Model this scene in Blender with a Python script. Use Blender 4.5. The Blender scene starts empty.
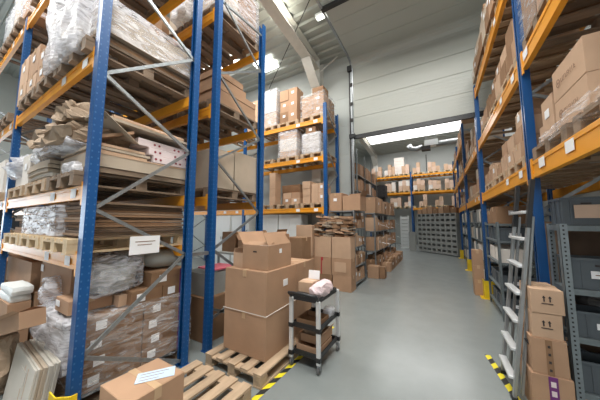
import bpy, bmesh, math, random
from mathutils import Vector, Matrix, Euler
random.seed(7)
PI = math.pi
C = bpy.context.scene.collection
R = random.random
def U(a, b): return random.uniform(a, b)
ORD = ['first','second','third','fourth','fifth','sixth','seventh','eighth','ninth','tenth','eleventh','twelfth','thirteenth','fourteenth','fifteenth','sixteenth','seventeenth','eighteenth','nineteenth','twentieth']

# ---------------------------------------------------------------- materials
def mat(name, color, rough=.6, metal=0., noise=0., nscale=8., bump=0., bscale=60., spec=.5, stretch=(1,1,1), color2=None):
    m = bpy.data.materials.new(name); m.use_nodes = True
    nt = m.node_tree; b = nt.nodes['Principled BSDF']
    b.inputs['Roughness'].default_value = rough; b.inputs['Metallic'].default_value = metal
    b.inputs['Specular IOR Level'].default_value = spec
    b.inputs['Base Color'].default_value = (*color, 1)
    tc = nt.nodes.new('ShaderNodeTexCoord'); mp = nt.nodes.new('ShaderNodeMapping'); mp.inputs['Scale'].default_value = stretch
    nt.links.new(tc.outputs['Object'], mp.inputs['Vector'])
    m['mp'] = mp.name
    if noise or color2:
        n = nt.nodes.new('ShaderNodeTexNoise'); n.inputs['Scale'].default_value = nscale; n.inputs['Detail'].default_value = 5
        nt.links.new(mp.outputs[0], n.inputs['Vector'])
        mx = nt.nodes.new('ShaderNodeMix'); mx.data_type = 'RGBA'
        mr = nt.nodes.new('ShaderNodeMapRange'); mr.inputs[1].default_value = .3; mr.inputs[2].default_value = .7
        nt.links.new(n.outputs['Fac'], mr.inputs[0]); nt.links.new(mr.outputs[0], mx.inputs[0])
        c2 = color2 or tuple(max(0, c*(1-noise)) for c in color)
        mx.inputs[6].default_value = (*color, 1); mx.inputs[7].default_value = (*c2, 1)
        nt.links.new(mx.outputs[2], b.inputs['Base Color'])
    if bump:
        n2 = nt.nodes.new('ShaderNodeTexNoise'); n2.inputs['Scale'].default_value = bscale; n2.inputs['Detail'].default_value = 4
        nt.links.new(mp.outputs[0], n2.inputs['Vector'])
        bp = nt.nodes.new('ShaderNodeBump'); bp.inputs['Strength'].default_value = bump; bp.inputs['Distance'].default_value = .02
        nt.links.new(n2.outputs['Fac'], bp.inputs['Height']); nt.links.new(bp.outputs[0], b.inputs['Normal'])
    return m

M = {}
M['card'] = mat('cardboard', (.46,.285,.18), .75, noise=.14, nscale=4, spec=.25)
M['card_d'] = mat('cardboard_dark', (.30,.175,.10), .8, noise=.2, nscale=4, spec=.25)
M['card_l'] = mat('cardboard_pale', (.58,.39,.265), .75, noise=.12, nscale=4, spec=.25)
M['card_g'] = mat('cardboard_greyish', (.50,.41,.32), .75, noise=.15, nscale=4, spec=.25)
M['card_w'] = mat('cardboard_white', (.78,.72,.66), .7, noise=.08, nscale=4, spec=.25)
M['card_p'] = mat('cardboard_pinkish', (.70,.50,.38), .7, noise=.12, nscale=4, spec=.25)
M['inner'] = mat('cardboard_inside', (.33,.185,.10), .85, noise=.15, spec=.2)
M['tape'] = mat('packing_tape', (.52,.35,.21), .3, spec=.5)
M['purple'] = mat('purple_tape', (.16,.03,.17), .35)
M['redtape'] = mat('red_tape', (.45,.04,.05), .4)
M['paper'] = mat('white_paper', (.86,.86,.88), .6)
M['paperblue'] = mat('bluish_paper', (.55,.68,.85), .5)
M['ink'] = mat('ink', (.04,.03,.03), .6)
M['inkl'] = mat('faint_ink', (.25,.14,.09), .7)
M['wood'] = mat('pallet_wood', (.58,.42,.28), .8, noise=.35, nscale=5, stretch=(3,.6,3), bump=.15)
M['wood_d'] = mat('pallet_wood_old', (.30,.215,.15), .85, noise=.4, nscale=5, stretch=(3,.6,3), bump=.15)
M['wood_n'] = mat('pallet_wood_new', (.75,.57,.36), .75, noise=.25, nscale=5, stretch=(3,.6,3), bump=.1)
M['orange'] = mat('orange_beam_paint', (.86,.36,.025), .38, noise=.15, nscale=3)
M['yellow'] = mat('yellow_guard_paint', (.85,.58,.015), .45, noise=.15)
M['galv'] = mat('galvanised_steel', (.38,.41,.43), .42, .75, noise=.25, nscale=25)
M['galv_d'] = mat('grey_steel_shelf', (.22,.255,.27), .45, .4, noise=.2, nscale=20)
M['galv_h'] = mat('perforated_steel', (.27,.31,.33), .45, .4, noise=.2, nscale=20)
def holes(m):
    nt = m.node_tree; b = nt.nodes['Principled BSDF']; g = nt.nodes.new('ShaderNodeTexCoord'); s = nt.nodes.new('ShaderNodeSeparateXYZ'); nt.links.new(g.outputs['Object'], s.inputs[0])
    def mth(op, a, k):
        n = nt.nodes.new('ShaderNodeMath'); n.operation = op; nt.links.new(a, n.inputs[0])
        if k is None: pass
        elif isinstance(k, float): n.inputs[1].default_value = k
        else: nt.links.new(k, n.inputs[1])
        return n.outputs[0]
    z = mth('LESS_THAN', mth('ABSOLUTE', mth('SUBTRACT', mth('FRACT', mth('MULTIPLY', s.outputs[2], 28.), None), .5), None), .2)
    x = mth('LESS_THAN', mth('ABSOLUTE', s.outputs[0], None), .006); k = mth('MULTIPLY', z, x)
    mx = nt.nodes.new('ShaderNodeMix'); mx.data_type = 'RGBA'; nt.links.new(k, mx.inputs[0]); nt.links.new(b.inputs['Base Color'].links[0].from_socket, mx.inputs[6]); mx.inputs[7].default_value = (.03,.03,.035,1)
    nt.links.new(mx.outputs[2], b.inputs['Base Color'])
holes(M['galv_h'])
M['alu'] = mat('aluminium', (.34,.355,.36), .38, .55, noise=.1)
M['aluw'] = mat('aluminium_bright', (.70,.71,.72), .35, .3)
M['blackp'] = mat('black_plastic', (.018,.019,.021), .4)
M['rubber'] = mat('grey_rubber', (.12,.12,.12), .6)
M['bin'] = mat('grey_bin_plastic', (.095,.112,.128), .42, noise=.08)
M['bin_l'] = mat('pale_grey_bin_plastic', (.36,.37,.355), .5, noise=.08)
M['dark'] = mat('dark_contents', (.05,.045,.045), .7, noise=.5, nscale=12)
M['wall'] = mat('sandwich_panel', (.46,.49,.475), .5, noise=.05, nscale=1)
M['white'] = mat('white_enamel', (.80,.83,.83), .4)
M['cream'] = mat('cream_paint_steel', (.68,.67,.62), .5, noise=.08)
M['door'] = mat('door_panel', (.42,.435,.40), .42, noise=.04, nscale=1)
M['brownpaper'] = mat('kraft_paper', (.40,.29,.20), .8, noise=.25, nscale=6, bump=.4, bscale=25)
M['pinkwrap'] = mat('pinkish_foam', (.78,.62,.64), .6, noise=.12, nscale=14, bump=.5, bscale=45)
M['pinkp'] = mat('pink_white_carton', (.80,.68,.68), .5, noise=.12, nscale=7)
M['redink'] = mat('dark_red_ink', (.28,.03,.05), .5)
M['pink'] = mat('pink_card', (.75,.18,.25), .6)
M['blue2'] = mat('pale_blue_plastic', (.45,.62,.72), .5)
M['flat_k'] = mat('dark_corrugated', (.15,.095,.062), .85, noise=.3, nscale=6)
M['flat_e'] = mat('corrugated_edges', (.30,.20,.13), .85, noise=.3, nscale=10, stretch=(1,1,14))
M['flat_g'] = mat('flattened_board_grey', (.60,.56,.50), .8, noise=.12, nscale=3)

def blue_paint():
    m = mat('blue_upright_paint', (.004,.075,.25), .35, noise=.12, nscale=4)
    nt = m.node_tree; b = nt.nodes['Principled BSDF']
    geo = nt.nodes.new('ShaderNodeTexCoord'); s = nt.nodes.new('ShaderNodeSeparateXYZ'); nt.links.new(geo.outputs['Object'], s.inputs[0])
    def mth(op, a, bb=None):
        n = nt.nodes.new('ShaderNodeMath'); n.operation = op
        for i, v in enumerate((a, bb)):
            if v is None: continue
            if isinstance(v, (int, float)): n.inputs[i].default_value = v
            else: nt.links.new(v, n.inputs[i])
        return n.outputs[0]
    z = mth('LESS_THAN', mth('ABSOLUTE', mth('SUBTRACT', mth('FRACT', mth('MULTIPLY', s.outputs['Z'], 18.)), .5)), .13)
    a1 = mth('LESS_THAN', mth('ABSOLUTE', mth('SUBTRACT', mth('ABSOLUTE', s.outputs['X']), .026)), .0055)
    a2 = mth('LESS_THAN', mth('ABSOLUTE', mth('SUBTRACT', mth('ABSOLUTE', s.outputs['Y']), .022)), .0055)
    n = nt.nodes.new('ShaderNodeNewGeometry'); sn = nt.nodes.new('ShaderNodeSeparateXYZ'); nt.links.new(n.outputs['Normal'], sn.inputs[0])
    fy = mth('GREATER_THAN', mth('ABSOLUTE', sn.outputs['Y']), .7); fx = mth('GREATER_THAN', mth('ABSOLUTE', sn.outputs['X']), .7)
    k = mth('MULTIPLY', z, mth('ADD', mth('MULTIPLY', fy, a1), mth('MULTIPLY', fx, a2)))
    mx = nt.nodes.new('ShaderNodeMix'); mx.data_type = 'RGBA'; nt.links.new(k, mx.inputs[0])
    src = b.inputs['Base Color'].links[0].from_socket
    nt.links.new(src, mx.inputs[6]); mx.inputs[7].default_value = (.05,.14,.32,1); nt.links.new(mx.outputs[2], b.inputs['Base Color'])
    return m
M['blue'] = blue_paint()

def film(name, fac, col=(.9,.92,.95), scale=5., stretch=(1,1,4)):
    m = bpy.data.materials.new(name); m.use_nodes = True; nt = m.node_tree
    b = nt.nodes['Principled BSDF']; b.inputs['Base Color'].default_value = (*col, 1); b.inputs['Roughness'].default_value = .28
    b.inputs['Specular IOR Level'].default_value = .6
    tc = nt.nodes.new('ShaderNodeTexCoord'); mp = nt.nodes.new('ShaderNodeMapping'); mp.inputs['Scale'].default_value = stretch
    n = nt.nodes.new('ShaderNodeTexNoise'); n.inputs['Scale'].default_value = scale; n.inputs['Detail'].default_value = 6; n.inputs['Distortion'].default_value = 1.5
    nt.links.new(tc.outputs['Object'], mp.inputs[0]); nt.links.new(mp.outputs[0], n.inputs['Vector'])
    bp = nt.nodes.new('ShaderNodeBump'); bp.inputs['Strength'].default_value = .5; bp.inputs['Distance'].default_value = .03
    nt.links.new(n.outputs['Fac'], bp.inputs['Height']); nt.links.new(bp.outputs[0], b.inputs['Normal'])
    tr = nt.nodes.new('ShaderNodeBsdfTransparent'); mx = nt.nodes.new('ShaderNodeMixShader')
    mr = nt.nodes.new('ShaderNodeMapRange'); mr.inputs[1].default_value = .35; mr.inputs[2].default_value = .65
    mr.inputs[3].default_value = max(0, fac-.22); mr.inputs[4].default_value = min(1, fac+.25)
    nt.links.new(n.outputs['Fac'], mr.inputs[0]); nt.links.new(mr.outputs[0], mx.inputs[0])
    nt.links.new(tr.outputs[0], mx.inputs[1]); nt.links.new(b.outputs[0], mx.inputs[2])
    nt.links.new(mx.outputs[0], nt.nodes['Material Output'].inputs['Surface'])
    return m
M['film'] = film('stretch_film', .10)
M['film_w'] = film('whitish_stretch_film', .5, (.80,.80,.85))
M['film_m'] = film('milky_stretch_film', .30, (.82,.82,.88))

def floor_mat():
    m = bpy.data.materials.new('polished_concrete'); m.use_nodes = True; nt = m.node_tree; b = nt.nodes['Principled BSDF']
    tc = nt.nodes.new('ShaderNodeTexCoord'); prev = None; base = (.24,.265,.262)
    for sc_, det, col, k in ((.7,3,(.15,.17,.17),.55),(3.2,4,(.42,.45,.44),.30),(14,3,(.16,.18,.18),.14)):
        n = nt.nodes.new('ShaderNodeTexNoise'); n.inputs['Scale'].default_value = sc_; n.inputs['Detail'].default_value = det
        nt.links.new(tc.outputs['Object'], n.inputs['Vector'])
        mu = nt.nodes.new('ShaderNodeMath'); mu.operation = 'MULTIPLY'; mu.inputs[1].default_value = k; nt.links.new(n.outputs['Fac'], mu.inputs[0])
        mx = nt.nodes.new('ShaderNodeMix'); mx.data_type = 'RGBA'; nt.links.new(mu.outputs[0], mx.inputs[0])
        if prev: nt.links.new(prev, mx.inputs[6])
        else: mx.inputs[6].default_value = (*base, 1)
        mx.inputs[7].default_value = (*col, 1); prev = mx.outputs[2]
    nt.links.new(prev, b.inputs['Base Color']); b.inputs['Roughness'].default_value = .24; b.inputs['Specular IOR Level'].default_value = .6
    return m
M['floor'] = floor_mat()

def hazard():
    m = mat('hazard_tape', (.9,.75,.03), .5); nt = m.node_tree; b = nt.nodes['Principled BSDF']
    tc = nt.nodes.new('ShaderNodeTexCoord'); s = nt.nodes.new('ShaderNodeSeparateXYZ'); nt.links.new(tc.outputs['Object'], s.inputs[0])
    a = nt.nodes.new('ShaderNodeMath'); a.operation = 'ADD'; nt.links.new(s.outputs[0], a.inputs[0]); nt.links.new(s.outputs[1], a.inputs[1])
    w = nt.nodes.new('ShaderNodeMath'); w.operation = 'MULTIPLY'; w.inputs[1].default_value = 5.5; nt.links.new(a.outputs[0], w.inputs[0])
    fr = nt.nodes.new('ShaderNodeMath'); fr.operation = 'FRACT'; nt.links.new(w.outputs[0], fr.inputs[0])
    g = nt.nodes.new('ShaderNodeMath'); g.operation = 'GREATER_THAN'; g.inputs[1].default_value = .5; nt.links.new(fr.outputs[0], g.inputs[0])
    mx = nt.nodes.new('ShaderNodeMix'); mx.data_type = 'RGBA'; nt.links.new(g.outputs[0], mx.inputs[0])
    mx.inputs[6].default_value = (.85,.72,.03,1); mx.inputs[7].default_value = (.03,.03,.03,1); nt.links.new(mx.outputs[2], b.inputs['Base Color'])
    return m
M['hazard'] = hazard()
def emit(name, col, s):
    m = bpy.data.materials.new(name); m.use_nodes = True; nt = m.node_tree; b = nt.nodes['Principled BSDF']
    b.inputs['Emission Color'].default_value = (*col, 1); b.inputs['Emission Strength'].default_value = s; b.inputs['Base Color'].default_value = (.8,.8,.8,1)
    return m
M['sky'] = emit('daylight_panel', (1,.99,.94), 7.)
M['tube'] = emit('lamp_tube', (1,1,.9), 5.)
M['sky2'] = emit('daylight_panel_second_hall', (1,1,.99), 2.2)

# ---------------------------------------------------------------- mesh helpers
class MB:
    def __init__(s): s.v = []; s.f = []
    def box(s, x0, x1, y0, y1, z0, z1, mx=None):
        p = [(x0,y0,z0),(x1,y0,z0),(x1,y1,z0),(x0,y1,z0),(x0,y0,z1),(x1,y0,z1),(x1,y1,z1),(x0,y1,z1)]
        if mx is not None: p = [tuple(mx @ Vector(q)) for q in p]
        n = len(s.v); s.v += p
        s.f += [tuple(n+i for i in q) for q in ((0,3,2,1),(4,5,6,7),(0,1,5,4),(1,2,6,5),(2,3,7,6),(3,0,4,7))]
        return s
    def bar(s, p, q, w, h=None):
        p, q = Vector(p), Vector(q); h = h or w; d = q-p; L = d.length
        rot = d.to_track_quat('Z', 'Y').to_matrix().to_4x4(); rot.translation = p
        return s.box(-w/2, w/2, -h/2, h/2, 0, L, rot)
    def tube(s, pts, r, n=8):
        pts = [Vector(p) for p in pts]; base = len(s.v); k = len(pts)
        for i, p in enumerate(pts):
            d = (pts[min(i+1,k-1)]-pts[max(i-1,0)]).normalized()
            m = d.to_track_quat('Z','Y').to_matrix(); rr = r[i] if isinstance(r, (list,tuple)) else r
            for j in range(n):
                a = 2*PI*j/n; s.v.append(tuple(p + m @ Vector((rr*math.cos(a), rr*math.sin(a), 0))))
        for i in range(k-1):
            for j in range(n):
                a = base+i*n+j; b = base+i*n+(j+1)%n; s.f.append((a,b,b+n,a+n))
        s.f.append(tuple(base+j for j in reversed(range(n)))); s.f.append(tuple(base+(k-1)*n+j for j in range(n)))
        return s
    def poly(s, pts, d):                       # prism: polygon extruded by vector d
        n = len(s.v); k = len(pts); d = Vector(d)
        s.v += [tuple(p) for p in pts] + [tuple(Vector(p)+d) for p in pts]
        s.f.append(tuple(n+i for i in reversed(range(k)))); s.f.append(tuple(n+k+i for i in range(k)))
        for i in range(k): j = (i+1)%k; s.f.append((n+i,n+j,n+k+j,n+k+i))
        return s
    def build(s, name, m, parent=None, loc=(0,0,0), rot=(0,0,0), bevel=0, smooth=False):
        me = bpy.data.meshes.new(name); me.from_pydata(s.v, [], s.f); me.materials.append(M[m] if isinstance(m, str) else m)
        bm = bmesh.new(); bm.from_mesh(me)
        bmesh.ops.recalc_face_normals(bm, faces=bm.faces)
        if bevel: bmesh.ops.bevel(bm, geom=list(bm.edges), offset=bevel, segments=1, affect='EDGES', clamp_overlap=True)
        bm.to_mesh(me); bm.free()
        if smooth:
            for p in me.polygons: p.use_smooth = True
        o = bpy.data.objects.new(name, me); C.objects.link(o); o.location = loc; o.rotation_euler = rot
        if parent is not None: o.parent = parent
        return o
SEEN = {}
def tag(o, label, cat, group=None, kind=None):
    n = len(label.split())
    if not 4 <= n <= 16: print('LABEL LENGTH', n, label)
    if label in SEEN: print('DUP LABEL', label)
    SEEN[label] = 1
    o['label'] = label; o['category'] = cat
    if group: o['group'] = group
    if kind: o['kind'] = kind
    return o
def thing(name, label, cat, loc=(0,0,0), rz=0, group=None):
    o = bpy.data.objects.new(name, None); C.objects.link(o); o.location = loc; o.rotation_euler = (0,0,rz); o.empty_display_size = .1
    return tag(o, label, cat, group)
def struct(o): o['kind'] = 'structure'; return o
def copy_tree(o, parent=None):
    c = o.copy(); C.objects.link(c); c.parent = parent
    for ch in list(o.children): copy_tree(ch, c)
    return c

# ---------------------------------------------------------------- cartons
def ctn(x0, x1, y0, y1, z0, z1, label, group=None, m='card', tape='x', stk='', name='carton', cat='carton', rz=0, mark=None, tm='tape', j=.004, parts=True):
    """closed carton between the given limits, origin at the middle of its base"""
    w, d, h = x1-x0, y1-y0, z1-z0
    b = MB(); jj = lambda: U(-j, j)
    b.box(-w/2, w/2, -d/2, d/2, 0, h)
    for i in range(4, 8):
        v = b.v[i]; b.v[i] = (v[0]+jj(), v[1]+jj(), v[2]+jj()*.5)
    t = .003
    if parts:                                # the two outer flaps meet along the middle
        if tape == 'y': b.box(-w/2+.004, -.003, -d/2+.004, d/2-.004, h, h+t); b.box(.003, w/2-.004, -d/2+.004, d/2-.004, h, h+t)
        else: b.box(-w/2+.004, w/2-.004, -d/2+.004, -.003, h, h+t); b.box(-w/2+.004, w/2-.004, .003, d/2-.004, h, h+t)
    o = b.build(name, m, loc=((x0+x1)/2, (y0+y1)/2, z0), rot=(0,0,rz), bevel=.004 if parts else 0)
    tag(o, label, cat, group)
    if parts and tape:
        q = MB(); a = .024; e = .0015; dz = min(.07, h*.3)
        if tape == 'x':
            q.box(-w/2, w/2, -a, a, h+t, h+t+e)
            for sx in (-1,1): q.box(sx*w/2-(e if sx<0 else -.0005)-.0035*(sx<0), sx*w/2+(.0005 if sx<0 else e)+.0035*(sx>0), -a, a, h-dz, h+t)
        else:
            q.box(-a, a, -d/2, d/2, h+t, h+t+e)
            for sy in (-1,1): q.box(-a, a, sy*d/2-.005 if sy<0 else d/2-.0005, -d/2+.0005 if sy<0 else d/2+.005, h-dz, h+t)
        q.build('packing_tape', tm, o)
    for s in stk.split():                    # stickers: face letter + optional offsets
        face = s[0]; u = float(s[1:].split(',')[0]) if len(s) > 1 else 0; sw = min(.09, w*.35, d*.5); sh = min(.075, h*.45); z = h*.62
        q = MB(); u = u*(w if face in 'fb' else d)/2
        if face == 'f': q.box(u-sw/2, u+sw/2, -d/2-.006, -d/2-.003, z-sh/2, z+sh/2)
        if face == 'r': q.box(w/2+.003, w/2+.006, u-sw/2, u+sw/2, z-sh/2, z+sh/2)
        if face == 'l': q.box(-w/2-.006, -w/2-.003, u-sw/2, u+sw/2, z-sh/2, z+sh/2)
        if face == 't': q.box(-sw/2, sw/2, -sh/2, sh/2, h+t+.002, h+t+.004)
        q.build('shipping_label', 'paper', o)
    return o

def print_mark(parent, size, loc, rot, m='inkl'):
    """round mark followed by a worn, unreadable line of printing"""
    b = MB(); n = 14; r0, r1 = size*.38, size*.5; x0 = -size*2.0
    for k in range(n):
        a, c = 2*PI*k/n, 2*PI*(k+1)/n
        b.poly([(x0+r0*math.cos(a),r0*math.sin(a),0),(x0+r1*math.cos(a),r1*math.sin(a),0),(x0+r1*math.cos(c),r1*math.sin(c),0),(x0+r0*math.cos(c),r0*math.sin(c),0)],(0,0,.0008))
    b.box(x0-size*.15,x0+size*.15,-size*.12,size*.12,0,.0008)
    x = x0+size*.8
    rnd = random.Random(len(SEEN))
    for k in range(9):
        w_ = size*.28
        b.box(x,x+size*.05,-size*.28,size*.28,0,.0008)
        if rnd.random()<.6: b.box(x+size*.055,x+w_,size*.2,size*.27,0,.0008)
        if rnd.random()<.5: b.box(x+size*.055,x+w_,-size*.03,size*.04,0,.0008)
        if rnd.random()<.5: b.box(x+size*.055,x+w_,-size*.27,-size*.2,0,.0008)
        x += size*.38
    return b.build('printing', m, parent, loc=loc, rot=rot)

def opencarton(x0, x1, y0, y1, z0, z1, label, fl, m='card', group=None, cat='carton', rz=0, inside='inner', name='open_carton'):
    """fl: {'f','b','l','r': (flap length, outward tilt from vertical in degrees)}"""
    w, d, h = x1-x0, y1-y0, z1-z0; t = .006
    b = MB(); b.box(-w/2, w/2, -d/2, d/2, 0, t)
    b.box(-w/2, -w/2+t, -d/2, d/2, t, h); b.box(w/2-t, w/2, -d/2, d/2, t, h)
    b.box(-w/2+t, w/2-t, -d/2, -d/2+t, t, h); b.box(-w/2+t, w/2-t, d/2-t, d/2, t, h)
    o = b.build(name, m, loc=((x0+x1)/2,(y0+y1)/2,z0), rot=(0,0,rz)); tag(o, label, cat, group)
    for k, (L, a) in fl.items():
        a = math.radians(a); q = MB(); s, c = math.sin(a), math.cos(a)
        if k in 'fb':
            sg = -1 if k == 'f' else 1; y = sg*(d/2-t/2)
            q.poly([(-w/2,y-t/2,h+.002),(-w/2,y+t/2,h+.002),(-w/2+.008,y+sg*s*L+t/2,h+c*L),(-w/2+.008,y+sg*s*L-t/2,h+c*L)], (w-.01,0,0))
        else:
            sg = -1 if k == 'l' else 1; x = sg*(w/2-t/2)
            q.poly([(x-t/2,-d/2,h+.002),(x+t/2,-d/2,h+.002),(x+sg*s*L+t/2,-d/2+.008,h+c*L),(x+sg*s*L-t/2,-d/2+.008,h+c*L)], (0,d-.01,0))
        q.build('flap', m, o)
    return o

def lump(x0, x1, y0, y1, z0, z1, m, name, label, cat, group=None, amp=.03, seed=0, sub=3, box=.55, parent=None, flat=None, an=(9,9,9)):
    """crumpled / draped rounded mass"""
    bm = bmesh.new(); bmesh.ops.create_cube(bm, size=2); bmesh.ops.subdivide_edges(bm, edges=list(bm.edges), cuts=2**sub-1, use_grid_fill=True)
    from mathutils import noise
    w, d, h = (x1-x0)/2, (y1-y0)/2, (z1-z0)/2
    for v in bm.verts:
        c = v.co.copy(); s = c.normalized()*1.25; c = c*box + s*(1-box)
        p = Vector((c.x*w, c.y*d, c.z*h)); n = noise.noise_vector(Vector((p.x*an[0],p.y*an[1],p.z*an[2]))+Vector((seed*3.1,seed,0)))
        p += n*amp + noise.noise_vector(Vector((p.x*an[0],p.y*an[1],p.z*an[2]))*2.6+Vector((seed,0,0)))*amp*.45
        if p.z < -h: p.z = -h
        v.co = p + Vector((0,0,h))
    me = bpy.data.meshes.new(name); bm.to_mesh(me); bm.free(); me.materials.append(M[m])
    if flat is False or 'film' in m:
        for p in me.polygons: p.use_smooth = True
    o = bpy.data.objects.new(name, me); C.objects.link(o); o.location = ((x0+x1)/2,(y0+y1)/2,z0)
    if parent: o.parent = parent
    elif label: tag(o, label, cat, group)
    return o

def filmbox(x0, x1, y0, y1, z0, z1, label, m='film', group=None, amp=.012, seed=1, name='stretch_film_wrap', parent=None):
    bm = bmesh.new(); bmesh.ops.create_cube(bm, size=2); bmesh.ops.subdivide_edges(bm, edges=list(bm.edges), cuts=9, use_grid_fill=True)
    from mathutils import noise
    w, d, h = (x1-x0)/2, (y1-y0)/2, (z1-z0)/2
    dele = [v for v in bm.verts if v.co.z < -.99 and abs(v.co.x) < .99 and abs(v.co.y) < .99]
    bmesh.ops.delete(bm, geom=dele, context='VERTS')
    for v in bm.verts:
        p = Vector((v.co.x*w, v.co.y*d, v.co.z*h)); n = noise.noise_vector(Vector((p.x*10+seed, p.y*10, p.z*3)))
        o = Vector((math.copysign(1,p.x) if abs(v.co.x)>.99 else 0, math.copysign(1,p.y) if abs(v.co.y)>.99 else 0, 1 if v.co.z>.99 else 0))
        p += o*(amp*.6 + abs(n.x)*amp)
        v.co = p + Vector((0,0,h))
    me = bpy.data.meshes.new(name); bm.to_mesh(me); bm.free(); me.materials.append(M[m])
    for p in me.polygons: p.use_smooth = True
    o = bpy.data.objects.new(name, me); C.objects.link(o); o.location = ((x0+x1)/2,(y0+y1)/2,z0)
    if parent is not None: o.parent = parent; o.location -= parent.location
    else: tag(o, label, 'plastic film', group)
    return o

# ---------------------------------------------------------------- pallets
def pallet_parts(t, w, l, m, parts=True, h=.127):
    """long boards run along y"""
    b = MB(); k = h/.127
    tb = [( -w/2+i*(w-.1)/4, -w/2+i*(w-.1)/4+.1) for i in range(5)]
    segs = []
    for i, (a, c) in enumerate(tb): segs.append(('deck_board', (a, c, -l/2+U(0,.004), l/2-U(0,.004), h-.02, h-U(0,.002))))
    for y in (-l/2, -.05, l/2-.1): segs.append(('cross_board', (-w/2, w/2, y+.002, y+.098, h-.039, h-.0205)))
    for x in (-w/2, -.05, w/2-.1):
        for y in (-l/2, -.055, l/2-.11): segs.append(('block', (x+.003, x+.097, y+.003, y+.107, .0185, h-.0395)))
        segs.append(('bottom_board', (x, x+.1, -l/2, l/2, 0, .018)))
    if parts:
        for n, s in segs: MB().box(*s).build(n, m, t, bevel=.002)
    else:
        for n, s in segs: b.box(*s)
    return b
PAL = {}
def pallet(cx, cy, z, label, group=None, rz=0, w=.72, l=1.06, m='wood', parts=False):
    key = (w, l, m, parts)
    if parts:
        if key in PAL: t = copy_tree(PAL[key])
        else: t = bpy.data.objects.new('wooden_pallet', None); C.objects.link(t); pallet_parts(t, w, l, m); PAL[key] = t
    else:
        if key in PAL: t = PAL[key].copy(); C.objects.link(t)
        else: t = pallet_parts(None, w, l, m, False).build('wooden_pallet', m); PAL[key] = t
    t.location = (cx, cy, z); t.rotation_euler = (0,0,rz)
    for q in ('group','kind'):
        if q in t: del t[q]
    return tag(t, label, 'pallet', group)

# ---------------------------------------------------------------- racks
def post_mesh(h):
    b = MB()                                 # open C section with lips
    b.box(-.045, .045, -.035, -.030, 0, h); b.box(-.045, -.040, -.030, .035, 0, h); b.box(.040, .045, -.030, .035, 0, h)
    b.box(-.040, -.022, .030, .035, 0, h); b.box(.022, .040, .030, .035, 0, h)
    b.box(-.06, .06, -.05, .05, 0, .006)
    return b
def rack(name, label, xs, ys, heights, levels, along, brace_phase=0, group=None, tags=(), bh=.12):
    """along='x': bays run along x at xs, frames between ys[0], ys[1]; along='y' swaps the two.
    levels: list of (z_top, first bay, last bay)"""
    t = thing(name, label, 'pallet rack', (0,0,0), 0, group)
    W = (lambda a, d, z: (a, d, z)) if along == 'x' else (lambda a, d, z: (d, a, z))
    for i, a in enumerate(xs):
        H = heights[i] if isinstance(heights, (list, tuple)) else heights
        for k, d in enumerate(ys):
            p = post_mesh(H).build('upright', 'blue', t, loc=W(a, d, 0), rot=(0,0, (0 if k == 0 else PI) + (0 if along == 'x' else PI/2)))
        b = MB(); s = .59; z = .48 if brace_phase == 0 else .06; side = brace_phase; lo, hi = ys[0]+.03*(1 if ys[1]>ys[0] else -1), ys[1]-.03*(1 if ys[1]>ys[0] else -1)
        MB().bar(W(a, lo, .46), W(a, hi, .46 if False else .06), .028, .028) 
        br = []
        z = .05; cur = 1; br.append(((lo, .48), (hi, .05))) 
        zz = .48; cur = 0; nxt = 1.17
        seq = [(lo,.48),(hi,1.19),(lo,1.66),(hi,2.36),(lo,2.86),(hi,3.52),(lo,4.05),(hi,4.7)] if brace_phase == 0 else [(lo,.35),(hi,.6),(lo,1.2),(hi,1.70),(lo,2.37),(hi,2.90),(lo,3.57),(hi,4.1),(lo,4.72)]
        for p, q in zip(seq[:-1], seq[1:]): 
            if max(p[1], q[1]) < H-.02: br.append((p, q))
        if brace_phase == 1: br.append(((lo,4.66),(hi,4.76)) if H > 4.8 else ((lo,.3),(hi,.3)))
        for p, q in br:
            MB().bar(W(a, p[0], p[1]), W(a, q[0], q[1]), .022, .03).build('brace', 'galv', t)
    for z, i0, i1, in levels:
        for i in range(i0, i1):
            for k, d in enumerate(ys):
                a0, a1 = xs[i], xs[i+1]
                sg = 1 if a1 > a0 else -1; a0 += .05*sg; a1 -= .05*sg
                b = MB()
                def bx(u0, u1, v0, v1, z0, z1):
                    (b.box(min(u0,u1), max(u0,u1), v0, v1, z0, z1) if along == 'x' else b.box(v0, v1, min(u0,u1), max(u0,u1), z0, z1))
                bx(a0, a1, d-.02, d+.02, z-bh, z)
                so = -1 if k == 0 else 1
                if ys[1] < ys[0]: so = -so
                bx(a0, a1, d+so*.02 if so>0 else d-.026, d+.026 if so>0 else d-.02, z-bh, z-bh+.035); bx(a0, a1, d+.02 if so>0 else d-.026, d+.026 if so>0 else d-.02, z-.035, z)
                for e in (a0, a1): 
                    ee = .045
                    bx(e, e+(ee if e==a0 else -ee)*sg, d+so*.02 if so>0 else d-.03, d+.03 if so>0 else d-.02, z-bh-.05, z+.03)
                bo = b.build('beam', 'orange', t)
                if k == 0:
                    for n in range(2 if 'l' in tags else 0):
                        u = a0 + (a1-a0)*((.06, .26)[n] if True else 0); c = MB(); dd = d+so*.027
                        (c.box(min(u,u+sg*.12), max(u,u+sg*.12), dd-.001, dd+.001, z-.1, z-.02) if along=='x' else c.box(dd-.001, dd+.001, min(u,u+sg*.12), max(u,u+sg*.12), z-.1, z-.02)).build('location_tag', 'paper', bo)
    return t
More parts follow.
